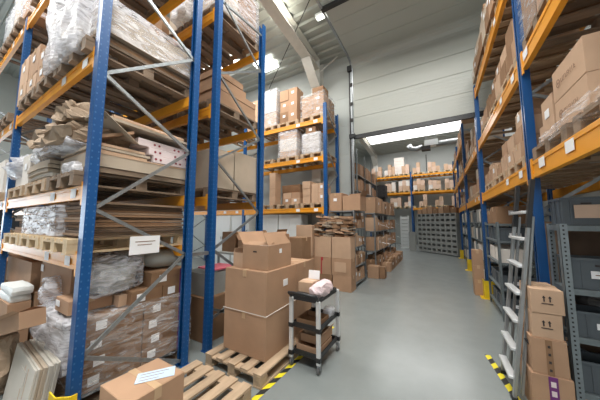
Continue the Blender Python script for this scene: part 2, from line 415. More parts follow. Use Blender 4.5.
def guard(x, y, label, sx, sy, h=.3):
    b = MB(); w = .1
    b.poly([(x-w, y+sy*.08, 0), (x+w*.2, y+sy*.08, 0), (x+w, y+sy*.02, 0), (x+w, y-sy*.02, 0), (x+w-.008, y-sy*.02, 0), (x+w-.008, y+sy*.015, 0), (x+w*.2-.003, y+sy*.072, 0), (x-w, y+sy*.072, 0)], (0,0,h))
    b.box(x-w, x+w, min(y+sy*.06, y+sy*.14), max(y+sy*.06, y+sy*.14), 0, .008)
    o = b.build('upright_guard', 'yellow'); 
    for hz in (.08,.2): 
        pass
    tag(o, label, 'rack guard', 'yellow floor guards at the rack uprights'); return o

# ================================================================= SETTING
struct(MB().box(-14, 6, -9, 24, -.2, 0).build('floor', 'floor'))
def roof(name, x0, x1, ya, yb, za, zb, m):
    b = MB(); p = .28; n = int((yb-ya)/p); prof = []
    for i in range(n):
        y = ya+i*p
        for dy, dz in ((0,0),(.12,0),(.15,-.05),(.25,-.05)): prof.append((y+dy, dz))
    prof.append((yb, 0)); k = len(prof)
    for x in (x0, x1):
        for y, dz in prof: b.v.append((x, y, za+(zb-za)*(y-ya)/(yb-ya)+dz))
    for i in range(k-1): b.f.append((i, i+1, k+i+1, k+i))
    o = b.build(name, m); return struct(o)
M['roof'] = mat('trapezoid_roof_sheet', (.42,.44,.41), .4, .15)
RZ = lambda y: 6.80+(6.75-y)*.085
roof('ceiling', -14, 2.6, -9, 6.9, RZ(-9), RZ(6.9), 'roof')
roof('ceiling_second_hall', -14, 6, 6.95, 19.2, 8.1, 6.9, 'roof')
# side walls
struct(MB().box(2.3, 2.45, -9, 6.9, 0, 8.3).build('wall_right', 'wall'))
struct(MB().box(-14.1, -14, -9, 6.9, 2.6, 8.3).build('wall_left', 'wall'))
b = MB()
for i in range(8): b.box(-14.0, -2.12, 6.75, 6.9, i*.9, i*.9+.895)
struct(b.build('wall_back', 'wall'))
struct(MB().box(-2.12, 3.0, 6.78, 6.95, 6.75, 8.2).build('wall_back_lintel', 'wall'))
struct(MB().box(-14, -2.12, 6.76, 6.95, 7.2, 8.2).build('wall_back_gable', 'wall'))
struct(MB().box(-14, 6, 19.0, 19.15, 0, 8.0).build('wall_far', 'wall'))
struct(MB().box(2.6, 2.75, 6.95, 19, 0, 8.2).build('wall_right_far', 'wall'))
struct(MB().box(-8.1, -8, 6.95, 19, 0, 8.2).build('wall_left_far', 'wall'))
# portal frame
def portal(x, y, z, label, yb, sc=1, name='portal_frame'):
    t = thing(name, label, 'steel frame', (0,0,0))
    b = MB(); w = .15*sc; e = .012
    for dx in (-.001,): 
        b.box(x-w, x+w, y-.30, y-.28, 0, z); b.box(x-w, x+w, y-.02, y, 0, z); b.box(x-.006, x+.006, y-.28, y-.02, 0, z)
    b.build('column', 'cream', t)
    g = MB(); n = -1
    def seg(p0, p1, hh):
        (ya, za), (y2, z2) = p0, p1
        g.poly([(x-w, ya, za), (x-w, y2, z2), (x-w, y2, z2+e), (x-w, ya, za+e)], (2*w,0,0))
        g.poly([(x-w, ya, za+hh), (x-w, y2, z2+hh), (x-w, y2, z2+hh+e), (x-w, ya, za+hh+e)], (2*w,0,0))
        g.poly([(x-.006, ya, za), (x-.006, y2, z2), (x-.006, y2, z2+hh), (x-.006, ya, za+hh)], (.012,0,0))
    seg((y-.3, z-.35), (yb, z-.35+(y-yb)*.085 if yb < y else z), .32)
    g.poly([(x-.006, y-.3, z-.35), (x-.006, y-.3, z-.9), (x-.006, y-.95, z-.3)], (.012,0,0))
    g.poly([(x-w, y-.3, z-.9), (x-w, y-.95, z-.32), (x-w, y-.97, z-.33), (x-w, y-.32, z-.92)], (2*w,0,0))
    g.build('rafter', 'cream', t)
    return t
portal(-3.2, 6.74, 6.78, 'cream steel portal frame crossing the ribbed roof and standing behind the wrapped loads', -8)
portal(-4.1, 18.95, 6.9, 'white steel column with curved haunch at the far wall of second hall', 14.6)
# roof bracing rod
tag(MB().tube([(-5.2,6.6,6.5),(-2.2,4.4,6.85)], .012).build('bracing_rod','dark'), 'thin dark bracing rod under the ribbed roof beside the door track', 'rod')
tag(MB().tube([(-3.1,6.5,6.35),(-2.5,6.6,6.75)], .02).build('knee_brace','cream'), 'short cream knee brace from the frame corner up to the roof', 'brace')
# skylights (daylight panels of the roof)
def skyl(n, x0, x1, y0, y1, z=None, m='sky'):
    z = z if z is not None else RZ((y0+y1)/2)-.09
    s = (RZ(y1)-RZ(y0)) if m != 'sky2' else -(y1-y0)*.098
    b = MB(); b.poly([(x0,y0,z-s/2),(x0,y1,z+s/2),(x0,y1,z+s/2+.03),(x0,y0,z-s/2+.03)], (x1-x0,0,0))
    return struct(b.build('window_%d' % n, m))
skyl(1, -7.0, -5.5, 5.0, 5.5); skyl(2, -5.1, -4.4, 5.6, 6.1); skyl(3, -9.6, -3.8, -1.6, -.6); skyl(4, -1.9, 1.8, -1.6, -.6); skyl(5, -1.9, 1.9, 2.0, 3.1)
skyl(6, -3.9, 2.2, 14.6, 16.7, 7.16, 'sky2'); skyl(7, -5.6, 2.4, 9.0, 10.4, 7.75, 'sky2')
def alight(name, loc, sx, sy, e, col=(1,1,1), rot=(0,0,0)):
    l = bpy.data.lights.new(name, 'AREA'); l.shape = 'RECTANGLE'; l.size = sx; l.size_y = sy; l.energy = e; l.color = col
    o = bpy.data.objects.new(name, l); C.objects.link(o); o.location = loc; o.rotation_euler = rot; return o
alight('skylight_near', (0, -1.1, RZ(-1.1)-.2), 3.5, 1.0, 330, (1,.99,.96))
alight('skylight_left', (-6.5, -1.1, RZ(-1.1)-.2), 5.5, 1.0, 330, (1,.99,.96))
alight('skylight_middle', (0, 2.5, RZ(2.5)-.2), 3.5, 1.0, 170, (1,.99,.95))
alight('skylight_rear', (-4.2, 4.3, RZ(4.3)-.3), 3.0, .9, 170, (1,.97,.9))
alight('skylight_far', (-1.2, 15.8, 6.95), 7, 1.5, 190, (1,.98,.97))
alight('skylight_mid', (-1.2, 9.7, 7.5), 7, 1.2, 150, (1,.99,.97))
alight('rear_fill_light', (-1.0,-8.8,2.6), 7, 4.2, 125, (.95,.97,1), (PI/2,0,0))  # fill light added behind the camera, in place of an unseen opening
alight('daylight_gate_left', (-13.8, -1.0, 1.6), 2.6, 6, 300, (.82,.92,1), (0,-PI/2,0))

# ---- sectional door
d1 = bpy.data.objects.new('door_1', None); C.objects.link(d1); struct(d1)
XL, XR = -2.03, 2.2; Yd = 6.62
zs = [4.10, 4.62, 5.14, 5.66, 6.16]
for i, (a, c) in enumerate(zip(zs[:-1], zs[1:])):
    b = MB(); b.box(XL, XR, Yd-.02, Yd+.02, a+.004, c-.004)
    if i < 2:
        for k in range(1, 6): b.box(XL+.01, XR-.01, Yd-.0235, Yd-.02, a+k*.085-.012, a+k*.085+.012)
    b.build('door_panel', 'door', d1, bevel=.003)
def arc(y0, z0, r, a0, a1, n): return [(y0+r*math.cos(math.radians(a0+(a1-a0)*i/n)), z0+r*math.sin(math.radians(a0+(a1-a0)*i/n))) for i in range(n+1)]
pr = arc(Yd-.25, 6.16, .25, 0, 90, 5)
for i in range(len(pr)-1):
    (ya, za), (yb, zb) = pr[i], pr[i+1]
    MB().poly([(XL,ya,za),(XL,yb,zb),(XL,yb-.03,zb-.03),(XL,ya-.03,za-.03)], (XR-XL,0,0)).build('curved_panel', 'door', d1) if i in (0,2,4) else MB().poly([(XL,ya,za),(XL,yb,zb),(XL,yb-.03,zb-.03),(XL,ya-.03,za-.03)], (XR-XL,0,0)).build('curved_panel', 'door', d1)
yy = [6.36, 5.93, 5.45, 4.98, 4.60]
for a, c in zip(yy[1:], yy[:-1]):
    MB().box(XL, XR, a+.004, c-.004, 6.385, 6.42).build('door_panel', 'door', d1, bevel=.003)
MB().box(XL, XR, Yd-.035, Yd+.035, 3.98, 4.095).build('bottom_seal', 'blackp', d1)
MB().box(XL-.05, XR, 4.50, 4.59, 6.36, 6.44).build('top_seal', 'blackp', d1)
tr = MB(); tr.box(XL-.07, XL-.02, Yd-.05, Yd+.05, 0, 6.15)
pts = [(XL-.045, y, z) for y, z in arc(Yd-.27, 6.15, .27, 0, 90, 6)] + [(XL-.045, 4.0, 6.42)]
for p, q in zip(pts[:-1], pts[1:]): tr.bar(p, q, .05, .06)
tr.build('track', 'galv', d1)
MB().box(XL-.14, XL-.01, Yd-.12, Yd-.04, 6.08, 6.24).build('roller_bracket', 'blackp', d1)
MB().box(XL-.16, XR, 4.15, 4.22, 6.45, 6.52).build('spring_shaft', 'dark', d1)
MB().bar((XL-.045,4.05,6.42),(XL-.045,4.05,7.05),.04,.04).build('hanger', 'galv', d1)
MB().bar((XL-.045,5.6,6.42),(XL-.045,5.6,6.9),.04,.04).build('hanger', 'galv', d1)
MB().box(XL-.12, XL+.05, Yd-.1, Yd+.02, 4.0, 4.12).build('corner_bracket', 'blackp', d1)
MB().box(XL-.12, XL-.06, Yd-.02, Yd+.1, 0, 6.3).build('jamb', 'dark', d1)
for zz in (4.5, 5.0, 5.6): MB().box(XL-.07, XL-.0, Yd-.075, Yd-.05, zz, zz+.1).build('hinge_roller', 'dark', d1)
# fluorescent fitting behind the end of the raised door
t = thing('strip_light', 'pale strip light above the raised end of the sectional door', 'lamp', (-1.75, 5.0, 6.72))
MB().box(-.7, .7, -.09, .09, .0, .06).build('housing', 'white', t); MB().box(-.68, .68, -.05, .05, -.03, 0).build('tube', 'tube', t)

# ================================================================= RACKS
A0, A1 = .79, 1.70
rack('pallet_rack', 'nearest blue and orange pallet rack on the left, full of flattened cardboard', [-2.49,-5.35,-8.21,-11.07], (A0,A1), [4.95,4.70,4.7,4.7], [(1.28,0,3),(1.86,0,3),(3.08,0,3),(4.65,0,3)], 'x', 0, None, 'l')
rack('pallet_rack', 'blue and orange pallet rack standing back to back behind the nearest left rack', [-2.49,-5.35,-8.21], (2.02,2.95), [4.95,4.95,4.9], [(1.88,0,2),(3.10,0,2),(4.50,0,2)], 'x', 1)
rack('pallet_rack', 'blue and orange pallet rack against the back wall left of the door', [-2.49,-5.35,-8.21], (5.57,6.42), 4.75, [(1.93,0,2),(3.30,0,2),(4.35,0,2)], 'x', 1, None, 'l')
rack('pallet_rack', 'long blue and orange pallet rack on the right in the near hall', [3.2,6.25,.15], (.846,1.9), [5.2,4.56,5.2], [(2.14,0,1),(3.27,0,1),(4.45,0,1)], 'y', 0, None, 'l', .16)
rr = [o for o in C.objects if o.get('category') == 'pallet rack'][-1]
rack('pallet_rack', 'rear bay of pallet rack passing under the raised door on the right', [6.37,9.4], (.846,1.9), [3.9,4.0], [(2.14,0,1),(3.27,0,1)], 'y', 1, None, 'l', .16)
rack('pallet_rack', 'pallet rack on the right deep inside the second hall', [9.52,12.4,15.3], (.846,1.9), [4.9,4.9,4.9], [(2.14,0,2),(3.27,0,2),(4.45,0,2)], 'y', 1, None, (), .16)
# near bay of the right rack (post beside the camera is out of sight)
def near_bay(parent):
    for z in (2.14, 3.27, 4.45):
        for k, d in enumerate((.846,1.9)):
            so = -1 if k == 0 else 1; b = MB()
            b.box(d-.02, d+.02, .2, 3.15, z-.16, z)
            o0, o1 = (d-.026, d-.02) if so < 0 else (d+.02, d+.026)
            b.box(o0, o1, .2, 3.15, z-.16, z-.125); b.box(o0, o1, .2, 3.15, z-.035, z); b.box(o0-.004*(so<0), o1+.004*(so>0), 3.105, 3.15, z-.21, z+.03)
            bo = b.build('beam', 'orange', parent)
            if k == 0:
                for u in ((2.28, 2.8) if z < 2.5 else (2.95,)): MB().box(d-.0285, d-.0265, u, u+.13, z-.1, z-.015).build('location_tag', 'paper', bo)
near_bay(rr)
# far cross rack of the second hall
rack('pallet_rack', 'wide pallet rack along the far wall of the second hall', [-4.3,-1.5,1.35], (17.6,18.6), [5.0]*3, [(2.5,1,2),(3.6,0,2),(4.78,0,2)], 'x', 1)
# spacer between the back to back racks is a steel bar
tag(MB().box(-2.51,-2.47,1.74,1.98,1.15,1.19).build('spacer_bar','galv'), 'short galvanised spacer bar joining the two back to back rack uprights', 'spacer')
guard(-2.40, .735, 'yellow guard at the foot of the nearest left rack upright', 1, -1, .32)
for y, lb in ((6.25,'yellow guard on the right beside the leaning brown carton pile'), (9.46,'second yellow guard along the right side of the aisle'), (12.4,'farthest yellow guard along the right side of the aisle')):
    b = MB(); b.box(.74,.75,y-.1,y+.09,0,.36); b.box(.74,.92,y-.11,y-.1,0,.36); b.box(.68,.94,y-.14,y+.1,0,.01)
    o = b.build('upright_guard','yellow'); tag(o, lb, 'rack guard', 'yellow guards of the right racks')

# ================================================================= LEFT RACK LOADS
def sheets(x0, x1, y0, y1, z0, z1, n, where, mats=('flat_e','card_d','card_g'), jx=.03, jy=.03, grp=None, sag=0, looks=None):
    dz = (z1-z0)/n
    for i in range(n):
        xa, xb = x0+U(-jx,jx), x1+U(-jx,jx); ya, yb = y0+U(-jy,jy), y1+U(-jy,jy); z = z0+i*dz
        b = MB(); N = 5; th = dz*.86
        rows = []
        nx = 6
        for k in range(nx+1):
            u = k/nx; x = xa+(xb-xa)*u; dzz = U(-.1,.1)*dz*.4 - sag*(2*u-1)**2
            rows.append((x, dzz))
        base = len(b.v)
        for x, q in rows: b.v += [(x,ya,z+q*.3),(x,yb,z+q*.3),(x,yb,z+q*.3+th),(x,ya,z+q*.3+th)]
        for k in range(nx):
            a = base+4*k
            for m_ in range(4): b.f.append((a+m_, a+(m_+1)%4, a+4+(m_+1)%4, a+4+m_))
        b.f.append((base,base+1,base+2,base+3)); e = base+4*nx; b.f.append((e,e+3,e+2,e+1))
        pos = 'topmost' if i == n-1 else ('lowest' if i == 0 else ORD[i]+' up')
        o = b.build('flattened_carton_bundle', random.choice(mats))
        tag(o, 'flat brown cardboard layer, %s in the %s' % (pos, where), 'flattened cardboard', grp or 'flat cardboard in the '+where)

# level 1 : z 1.28
for i, (x, nm) in enumerate(((-2.98,'beside the aisle post'),(-3.76,'under the film wrapped flat cardboard'),(-4.54,'third from the aisle'),(-5.9,'left of the second upright'))):
    pallet(x, 1.24, 1.281, 'pale wooden pallet on the lowest left rack beam, '+nm, 'pallets on the lowest beam of the left rack', m='wood_n')
sheets(-3.33, -2.6, .80, 1.72, 1.41, 1.735, 14, 'lowest beam stack beside the aisle post', mats=('flat_k','flat_k','flat_e','card_d'))
sheets(-4.22, -3.38, .80, 1.72, 1.41, 1.71, 12, 'film wrapped stack on the lowest beam')
filmbox(-4.24, -3.0, .755, 1.2, 1.42, 1.70, 'milky film draped over flat cardboard on the lowest left beam', 'film_m', seed=4)
sheets(-4.95, -4.30, .82, 1.70, 1.41, 1.64, 6, 'leftmost stack in front of second upright')
lump(-4.7,-4.0,.8,1.3,1.66,1.74,'brownpaper','crumpled_paper','crumpled grey paper lying on the lowest beam cardboard stack','paper',seed=3)
# level 2 : z 1.86
nm2 = ['beside the aisle post','second from the aisle','third from the aisle','beyond the second upright']
for i, x in enumerate((-2.97,-3.75,-4.6,-5.9)):
    pallet(x, 1.24, 1.861, 'wooden pallet on the second left rack beam, '+nm2[i], 'pallets on the second beam of the left rack', m='wood' if i else 'wood_d')
o = MB().box(-3.35,-2.56,.80,1.76,1.992,2.04).build('plywood_sheet','wood_d'); tag(o,'long brown board on the pallet at the second left beam','board')
o = MB().box(-3.32,-2.55,.80,1.75,2.043,2.17).build('grey_board_carton','card_g'); tag(o,'long flat grey carton on the second left beam, facing the aisle','carton')
MB().box(-2.549,-2.546,.83,1.72,2.155,2.168).build('edge_strip','card_l',o).location=(0,0,0)
sheets(-3.3, -2.56, .82, 1.25, 2.172, 2.26, 3, 'pile under the crumpled kraft paper', mats=('card_l','card_g'), jx=.01)
# pink and white long cartons
for i, (y0, z) in enumerate(((1.16,2.175),(1.12,2.255),(1.02,2.335))):
    o = MB().box(-3.3+.03*i, -2.55-.02*i, y0+.15, 1.86-.12, z, z+.075).build('long_carton','pinkp', bevel=.004)
    tag(o, '%s of three long pink and white cartons facing the aisle' % ('lowest','middle','topmost')[i], 'carton', 'long pink and white cartons')
    for k, y in enumerate((1.33,1.38,1.55,1.6,1.68)):
        MB().tube([(-2.549-.02*i, y, z+.037),(-2.546-.02*i, y, z+.037)], .012, 8).build('red_mark','redink',o)
# sloping board with torn paper cover
def slab(p, name, m, label, cat, th=.02):
    b = MB(); b.poly([tuple(q) for q in p], (0,0,th)); o = b.build(name, m); return tag(o, label, cat)
slab([(-3.3,.80,2.50),(-2.56,.80,2.50),(-2.53,1.72,2.46),(-3.3,1.72,2.44)], 'brown_board','card_g','brown board topping the load on the second left beam','board', .025)
slab([(-3.0,.82,2.285),(-2.57,.82,2.285),(-2.57,1.12,2.42),(-3.0,1.12,2.42)], 'propped_board','card','tan board propped slantwise behind the nearest upright on second beam','board', .03)
slab([(-3.2,.84,2.53),(-2.5,.84,2.53),(-2.49,1.14,2.30),(-3.2,1.14,2.50)], 'kraft_sheet','card_g','torn tan kraft sheet hanging over the board edge','paper', .006)
o = MB().tube([(-2.62,.95,2.535),(-2.62,1.66,2.515)], .035, 12).build('cardboard_tube','card_l'); tag(o,'pale cardboard tube lying on the second left beam load','tube')
lump(-3.85,-2.75,.70,1.3,2.27,2.50,'brownpaper','crumpled_paper','crumpled brown kraft paper piled beside the nearest left upright','paper',amp=.09,seed=5,box=.2)
lump(-3.25,-2.8,.70,1.0,2.48,2.66,'brownpaper','crumpled_paper','topmost twist of brown paper beside the nearest left upright','paper',amp=.09,seed=9,box=.1)
lump(-4.15,-3.5,.72,1.2,2.36,2.56,'brownpaper','crumpled_paper','torn brown paper sheets left of the twisted kraft paper','paper',amp=.10,seed=12,box=.1)
sheets(-4.1,-3.36,.74,1.6,1.99,2.20,5,'grey film covered pile on second beam',mats=('card_g','flat_g'),sag=.05)
lump(-4.1,-2.8,.70,1.4,2.20,2.34,'film_m','plastic_sheet','milky plastic sheet draped over boards on the second left beam','plastic film',amp=.05,seed=15)
lump(-3.0,-2.74,.74,.9,1.99,2.10,'film_w','plastic_bag','small clear plastic bag beside the nearest upright on second beam','bag',amp=.03,seed=16)
ctn(-4.45,-4.16,.74,1.2,1.99,2.36,'upright white carton left of the plastic covered boards on second beam',None,'card_w',stk='f')
ctn(-4.86,-4.5,.76,1.3,1.99,2.12,'flat white carton left of the upright white carton',None,'card_w')
lump(-5.25,-4.5,.72,1.3,2.12,2.42,'film_w','plastic_bag','crumpled white plastic wrapping near the second upright','bag',amp=.08,seed=18,box=.2)
ctn(-6.15,-5.65,.76,1.3,1.99,2.5,'grey white carton left of the second upright on second beam',None,'card_w')
# level 3 : z 3.08
for i, x in enumerate((-2.97,-3.73,-4.55,-5.9,-6.7)):
    pallet(x, 1.24, 3.081, 'wooden pallet on the third left rack beam, '+['beside the aisle post','under the film wrapped front','under the small cartons','just beyond the second upright','farthest to the left'][i], 'pallets on the third beam of the left rack', m='wood_d')
sheets(-3.34,-2.58,.78,1.72,3.21,3.31,3,'board pile under the film wrapped long carton',mats=('card_d','wood_d'))
o = ctn(-3.32,-2.56,.80,1.71,3.315,3.60,'long brown film wrapped carton high beside the nearest left uprights',None,'card_g',tape='y')
filmbox(-3.34,-2.54,.78,1.73,3.30,3.64,'clear film around the long brown carton on the third beam','film_m',seed=7)
sheets(-3.85,-3.4,.80,1.70,3.21,3.80,11,'tall film wrapped stack on the third beam',mats=('card_g','card_d'))
lump(-3.72,-2.74,.68,1.0,3.16,4.30,'film_w','stretch_film_wrap','bulging white stretch film over the tall stack on the third left beam','plastic film',amp=.05,seed=21,box=.9,sub=4,flat=False,an=(14,14,2.2))
k = 0
for i, (x0, z0, w, h) in enumerate(((-4.27,3.21,.36,.25),(-4.72,3.21,.40,.25),(-5.2,3.21,.42,.26),(-4.26,3.465,.33,.20),(-4.70,3.465,.42,.36),(-5.2,3.475,.44,.38))):
    ctn(x0,x0+w,.74,1.2,z0,z0+h,'tan carton in the %s row of small cartons, %s from the white film' % ('lower' if i<3 else 'upper', ORD[i%3]),'small cartons left of the white film',random.choice(('card','card_l')),tape='y',stk='f')
# level 4 : z 4.5
for i, x in enumerate((-2.97,-3.73,-4.55,-5.9,-6.7)):
    pallet(x, 1.24, 4.651, 'wooden pallet on the top left rack beam, '+['beside the aisle post','second from the aisle','third from the aisle','just beyond the second upright','farthest to the left'][i], 'pallets on the top beam of the left rack', m='wood_d')
for x in (-3.0,-3.73,-4.5): sheets(x-.34,x+.34,.80,1.70,4.78,4.95,2,'top beam pile at %s' % {-3.0:'the aisle post',-3.73:'the middle of the bay',-4.5:'the far end of bay'}[x],mats=('card_d',))
for i, (x0, w, h, m) in enumerate(((-6.3,.5,.7,'card_g'),(-6.95,.55,.6,'bin_l'),(-5.68,.4,.55,'card'))):
    ctn(x0,x0+w,.76,1.5,4.78,4.78+h,'film wrapped carton above the second upright, %s' % ('brown one in the middle','greyish one on the left','tan one on the right')[i],'wrapped cartons on the top left beam',m)
    filmbox(x0-.01,x0+w+.01,.75,1.51,4.78,4.79+h,'film around the wrapped top beam carton, %s' % ('middle one','left one','right one')[i],'film_m',seed=30+i)
# floor level of rack 1
pallet(-3.0,1.30,0,'wooden pallet on the floor under the shrink wrapped cartons',None,m='wood_d')
k = 0
CW = .148
for L in range(6):
    z = .13+L*CW
    spans = ((.86,1.32),(1.33,1.80)) if L < 4 else (((1.20,1.50),(1.51,1.80)) if L == 4 else ((1.38,1.80),))
    for j_, (ya, yb) in enumerate(spans):
        xr = -2.60
        o = ctn(-3.05, xr, ya, yb, z, z+CW-.002, 'wrapped brown carton facing the aisle, layer %s, %s' % (ORD[L], ('nearer one','farther one')[j_] if len(spans)>1 else 'single top one'), 'shrink wrapped cartons on the floor pallet', 'card_d', tape='', name='carton')  # shade on these cartons is put into their darker cardboard colour
        w, d = .45, yb-ya
        MB().box(w/2+.004, w/2+.006, -d/2+.05+.03*(L%2), -d/2+.13+.03*(L%2), .04, .115).build('shipping_label','paper',o)
        if j_ == len(spans)-1: MB().box(w/2+.004, w/2+.006, d/2-.11, d/2-.07, .0, .145).build('purple_tape','purple',o)
        for u in (0.02,):
            print_mark(o, .06, (w/2+.0045, u, .075), (PI/2,0,PI/2))
for i, (xa, ya, yb, z) in enumerate(((-3.53,.86,1.32,.13),(-3.53,1.33,1.8,.13),(-3.53,.86,1.32,.278),(-3.53,1.33,1.8,.278),(-3.53,.86,1.32,.426),(-3.53,1.33,1.8,.426))):
    ctn(xa,xa+.46,ya,yb,z,z+.146,'inner wrapped brown carton of the floor pallet, %s layer, %s' % (ORD[i//2], 'near side' if i%2==0 else 'far side'),'shrink wrapped cartons on the floor pallet','card')
filmbox(-3.56,-2.575,.84,1.82,.12,.735,'clear stretch film around the brown cartons beside the left aisle','film',seed=11)
lump(-3.55,-2.66,.76,1.15,.28,.72,'film_w','plastic_film_heap','loose shiny plastic film bulging out between the upright and leaning cardboard','plastic film',amp=.035,seed=22,box=.85,sub=4,flat=False)
ctn(-3.10,-2.78,.80,1.12,.745,.86,'small brown carton on the shiny film behind the nearest upright',None,'card',tape='x',stk='f-.5')
ctn(-2.98,-2.68,1.13,1.36,.735,.84,'low tan carton in front of the silver bubble bag',None,'card_l',tape='')
lump(-3.05,-2.66,.93,1.34,.86,1.22,'film_m','bubble_film_bag','inflated clear plastic bag under the lowest left beam','bag',amp=.05,seed=23,sub=4,flat=False)
lump(-3.02,-2.70,.97,1.30,.87,1.16,'bin_l','grey_foam_filling','grey filling inside the clear plastic bag','foam',amp=.03,seed=24,sub=3)
o = MB().tube([(-2.86,1.36,1.13),(-2.80,1.48,1.14),(-2.80,1.72,1.12),(-2.84,1.84,1.10)], [.05,.10,.11,.05], 14).build('plastic_roll','bin_l',smooth=True); tag(o,'grey rounded plastic roll behind the white paper sheet','roll')
o = MB().box(-.002,.002,-.135,.135,-.17,0).build('paper_sheet','paper',loc=(-2.455,1.23,1.415),rot=(0,.03,0)); tag(o,'white paper sheet with a line of writing hanging under the lowest beam','paper')
for k in range(2): MB().box(.003,.004,-.09+.02*k,.09-.03*k,-.055-.03*k,-.048-.03*k).build('printed_line','inkl',o)
# left floor cartons behind the leaning cardboard
opencarton(-5.45,-4.25,.86,1.6,.72,1.06,'large open white edged carton holding white packs on the left floor',{'l':(.12,30),'b':(.15,20)},'card')
ctn(-5.4,-4.1,.88,1.6,.30,.715,'large brown carton under the open carton with white packs',None,'card',tape='')
ctn(-5.4,-4.1,.88,1.6,.0,.295,'bottom brown carton of the left floor stack',None,'card_d',tape='')
for i, (x, z) in enumerate(((-4.62,.652),(-4.56,.738))):
    lump(x,x+.50,.69,.855,z,z+.085,'white','foam_pack','%s white foam pack in front of the open carton' % ('lower','upper')[i],'pack',amp=.012,seed=i,box=.8,sub=2)
MBo = MB().box(-5.4,-4.1,.68,.855,0,.65).build('carton','card'); tag(MBo,'low brown carton carrying the two white foam packs','carton')
ctn(-4.05,-3.12,.90,1.6,.74,1.19,'big brown carton tucked right under the lowest left beam',None,'card',tape='x',stk='f-.9')
ctn(-4.05,-3.66,.90,1.6,.0,.735,'brown carton column supporting the big carton under the lowest beam',None,'card_d',tape='')
lump(-3.62,-3.26,.80,.89,.735,.98,'film_m','plastic_bag','clear crumpled bag between the big carton and the film heap','bag',amp=.04,seed=26,box=.3)
# long tan carton lying aslant
o = opencarton(-.40,.40,-.075,.075,0,.13,'long narrow tan carton lying aslant on the paper bags',{'f':(.04,60),'b':(.07,-70)},'card'); o.location = (-3.22,.60,.60); o.rotation_euler = (0,-.30,.04)
lump(-3.9,-3.42,.48,.68,0,.50,'brownpaper','paper_bag','crumpled brown paper bag on the floor under the long tan carton','bag',amp=.06,seed=27,box=.6)
# leaning bundle of flattened cartons
for i in range(10):
    th = .0125; o = MB().box(-.37+U(-.006,.006), .37+U(-.008,.008), -th/2, th/2, 0, .455+U(-.006,.006)).build('flattened_carton', 'flat_g' if i == 0 else random.choice(('card_g','card_l','flat_g','flat_g')), bevel=.0015, loc=(-2.99,.572+i*.0145,0), rot=(-.12,0,-.05))
    tag(o, 'upright flattened carton leaning before the left rack, %s counted from the front' % ORD[i], 'flattened cardboard', 'flattened cartons leaning before the left rack')
    if i == 0:
        for k in range(2): MB().box(.10+.1*k,.104+.1*k,-.0085,-.0066,.12,.42).build('crease','card_l',o)
        MB().box(-.02,.16,-.0105,-.0070,.26,.38).build('hand_flap','flat_g',o)
# carton with delivery note in the foreground, on an empty pallet
pallet(-1.86, 1.10, 0, 'empty wooden pallet on the floor in front of the left rack', None, m='wood', w=.76, l=1.18, parts=True)
o = ctn(-2.02,-1.67,.78,1.16,.128,.45,'brown carton with a bluish delivery note on the empty pallet',None,'card',tape='x')
q = MB().box(-.12,.12,-.06,.06,.3275,.3295).build('delivery_note','paperblue',o); q.rotation_euler=(0,0,.95); q.location = (.04,.06,0)
for k in range(3): MB().box(-.1,.08-.03*k,.03-.035*k,.036-.035*k,.3296,.3300).build('printed_line','inkl',q)
# second pallet with big cartons
pallet(-1.88, 2.42, 0, 'wooden pallet under the big stacked brown cartons beside the trolley', None, m='wood', w=.78, l=1.2, parts=True)
BX0, BX1 = -2.19, -1.585
for L in range(2):
    z = .128+L*.445
    ctn(BX0,BX1,2.0,2.60,z,z+.443,'big brown carton nearest the camera on the pallet, %s layer' % ('lower','upper')[L],'big brown cartons on the pallet','card',tape='y',stk='r.2' if L else '')
    ctn(BX0,BX1,2.61,3.02,z,z+.443,'big brown carton at the rear of the pallet, %s layer' % ('lower','upper')[L],'big brown cartons on the pallet','card',tape='x')
tag(MB().tube([(BX0-.01,1.99,.575),(BX1+.01,1.99,.575),(BX1+.01,3.03,.60)],.004,6).build('strap','card_w'),'thin pale strap around the big cartons on the pallet','strap')
o = opencarton(-1.98,-1.61,2.06,2.52,1.02,1.29,'open brown carton with white paper on top of the big cartons',{'l':(.17,35),'r':(.16,-28),'f':(.12,-75),'b':(.12,-20)},'card')
MB().box(.182,.186,-.02,.03,.17,.22).build('shipping_label','paper',o)
MB().poly([(-.17,-.2,.20),(.15,-.2,.22),(.15,.2,.30),(-.17,.2,.24)],(0,0,.01)).build('packing_paper','paper',o)
MB().box(-.025,.025,-.2335,-.2295,.19,.205).build('hand_hole','ink',o)
o = opencarton(-2.19,-2.0,2.12,2.52,1.02,1.18,'pale low carton behind the open carton on the big cartons',{'l':(.05,-10)},'card_l')
o = MB().box(-.10,.10,-.002,.002,0,.20).build('paper_sheet','paper',loc=(-2.16,2.47,1.185),rot=(-.1,.08,-.15)); tag(o,'white written sheet standing up behind the open carton','paper')
for k in range(4): MB().box(-.08,.08-.02*k,-.0035,-.0022,.15-.03*k,.155-.03*k).build('printed_line','inkl',o)
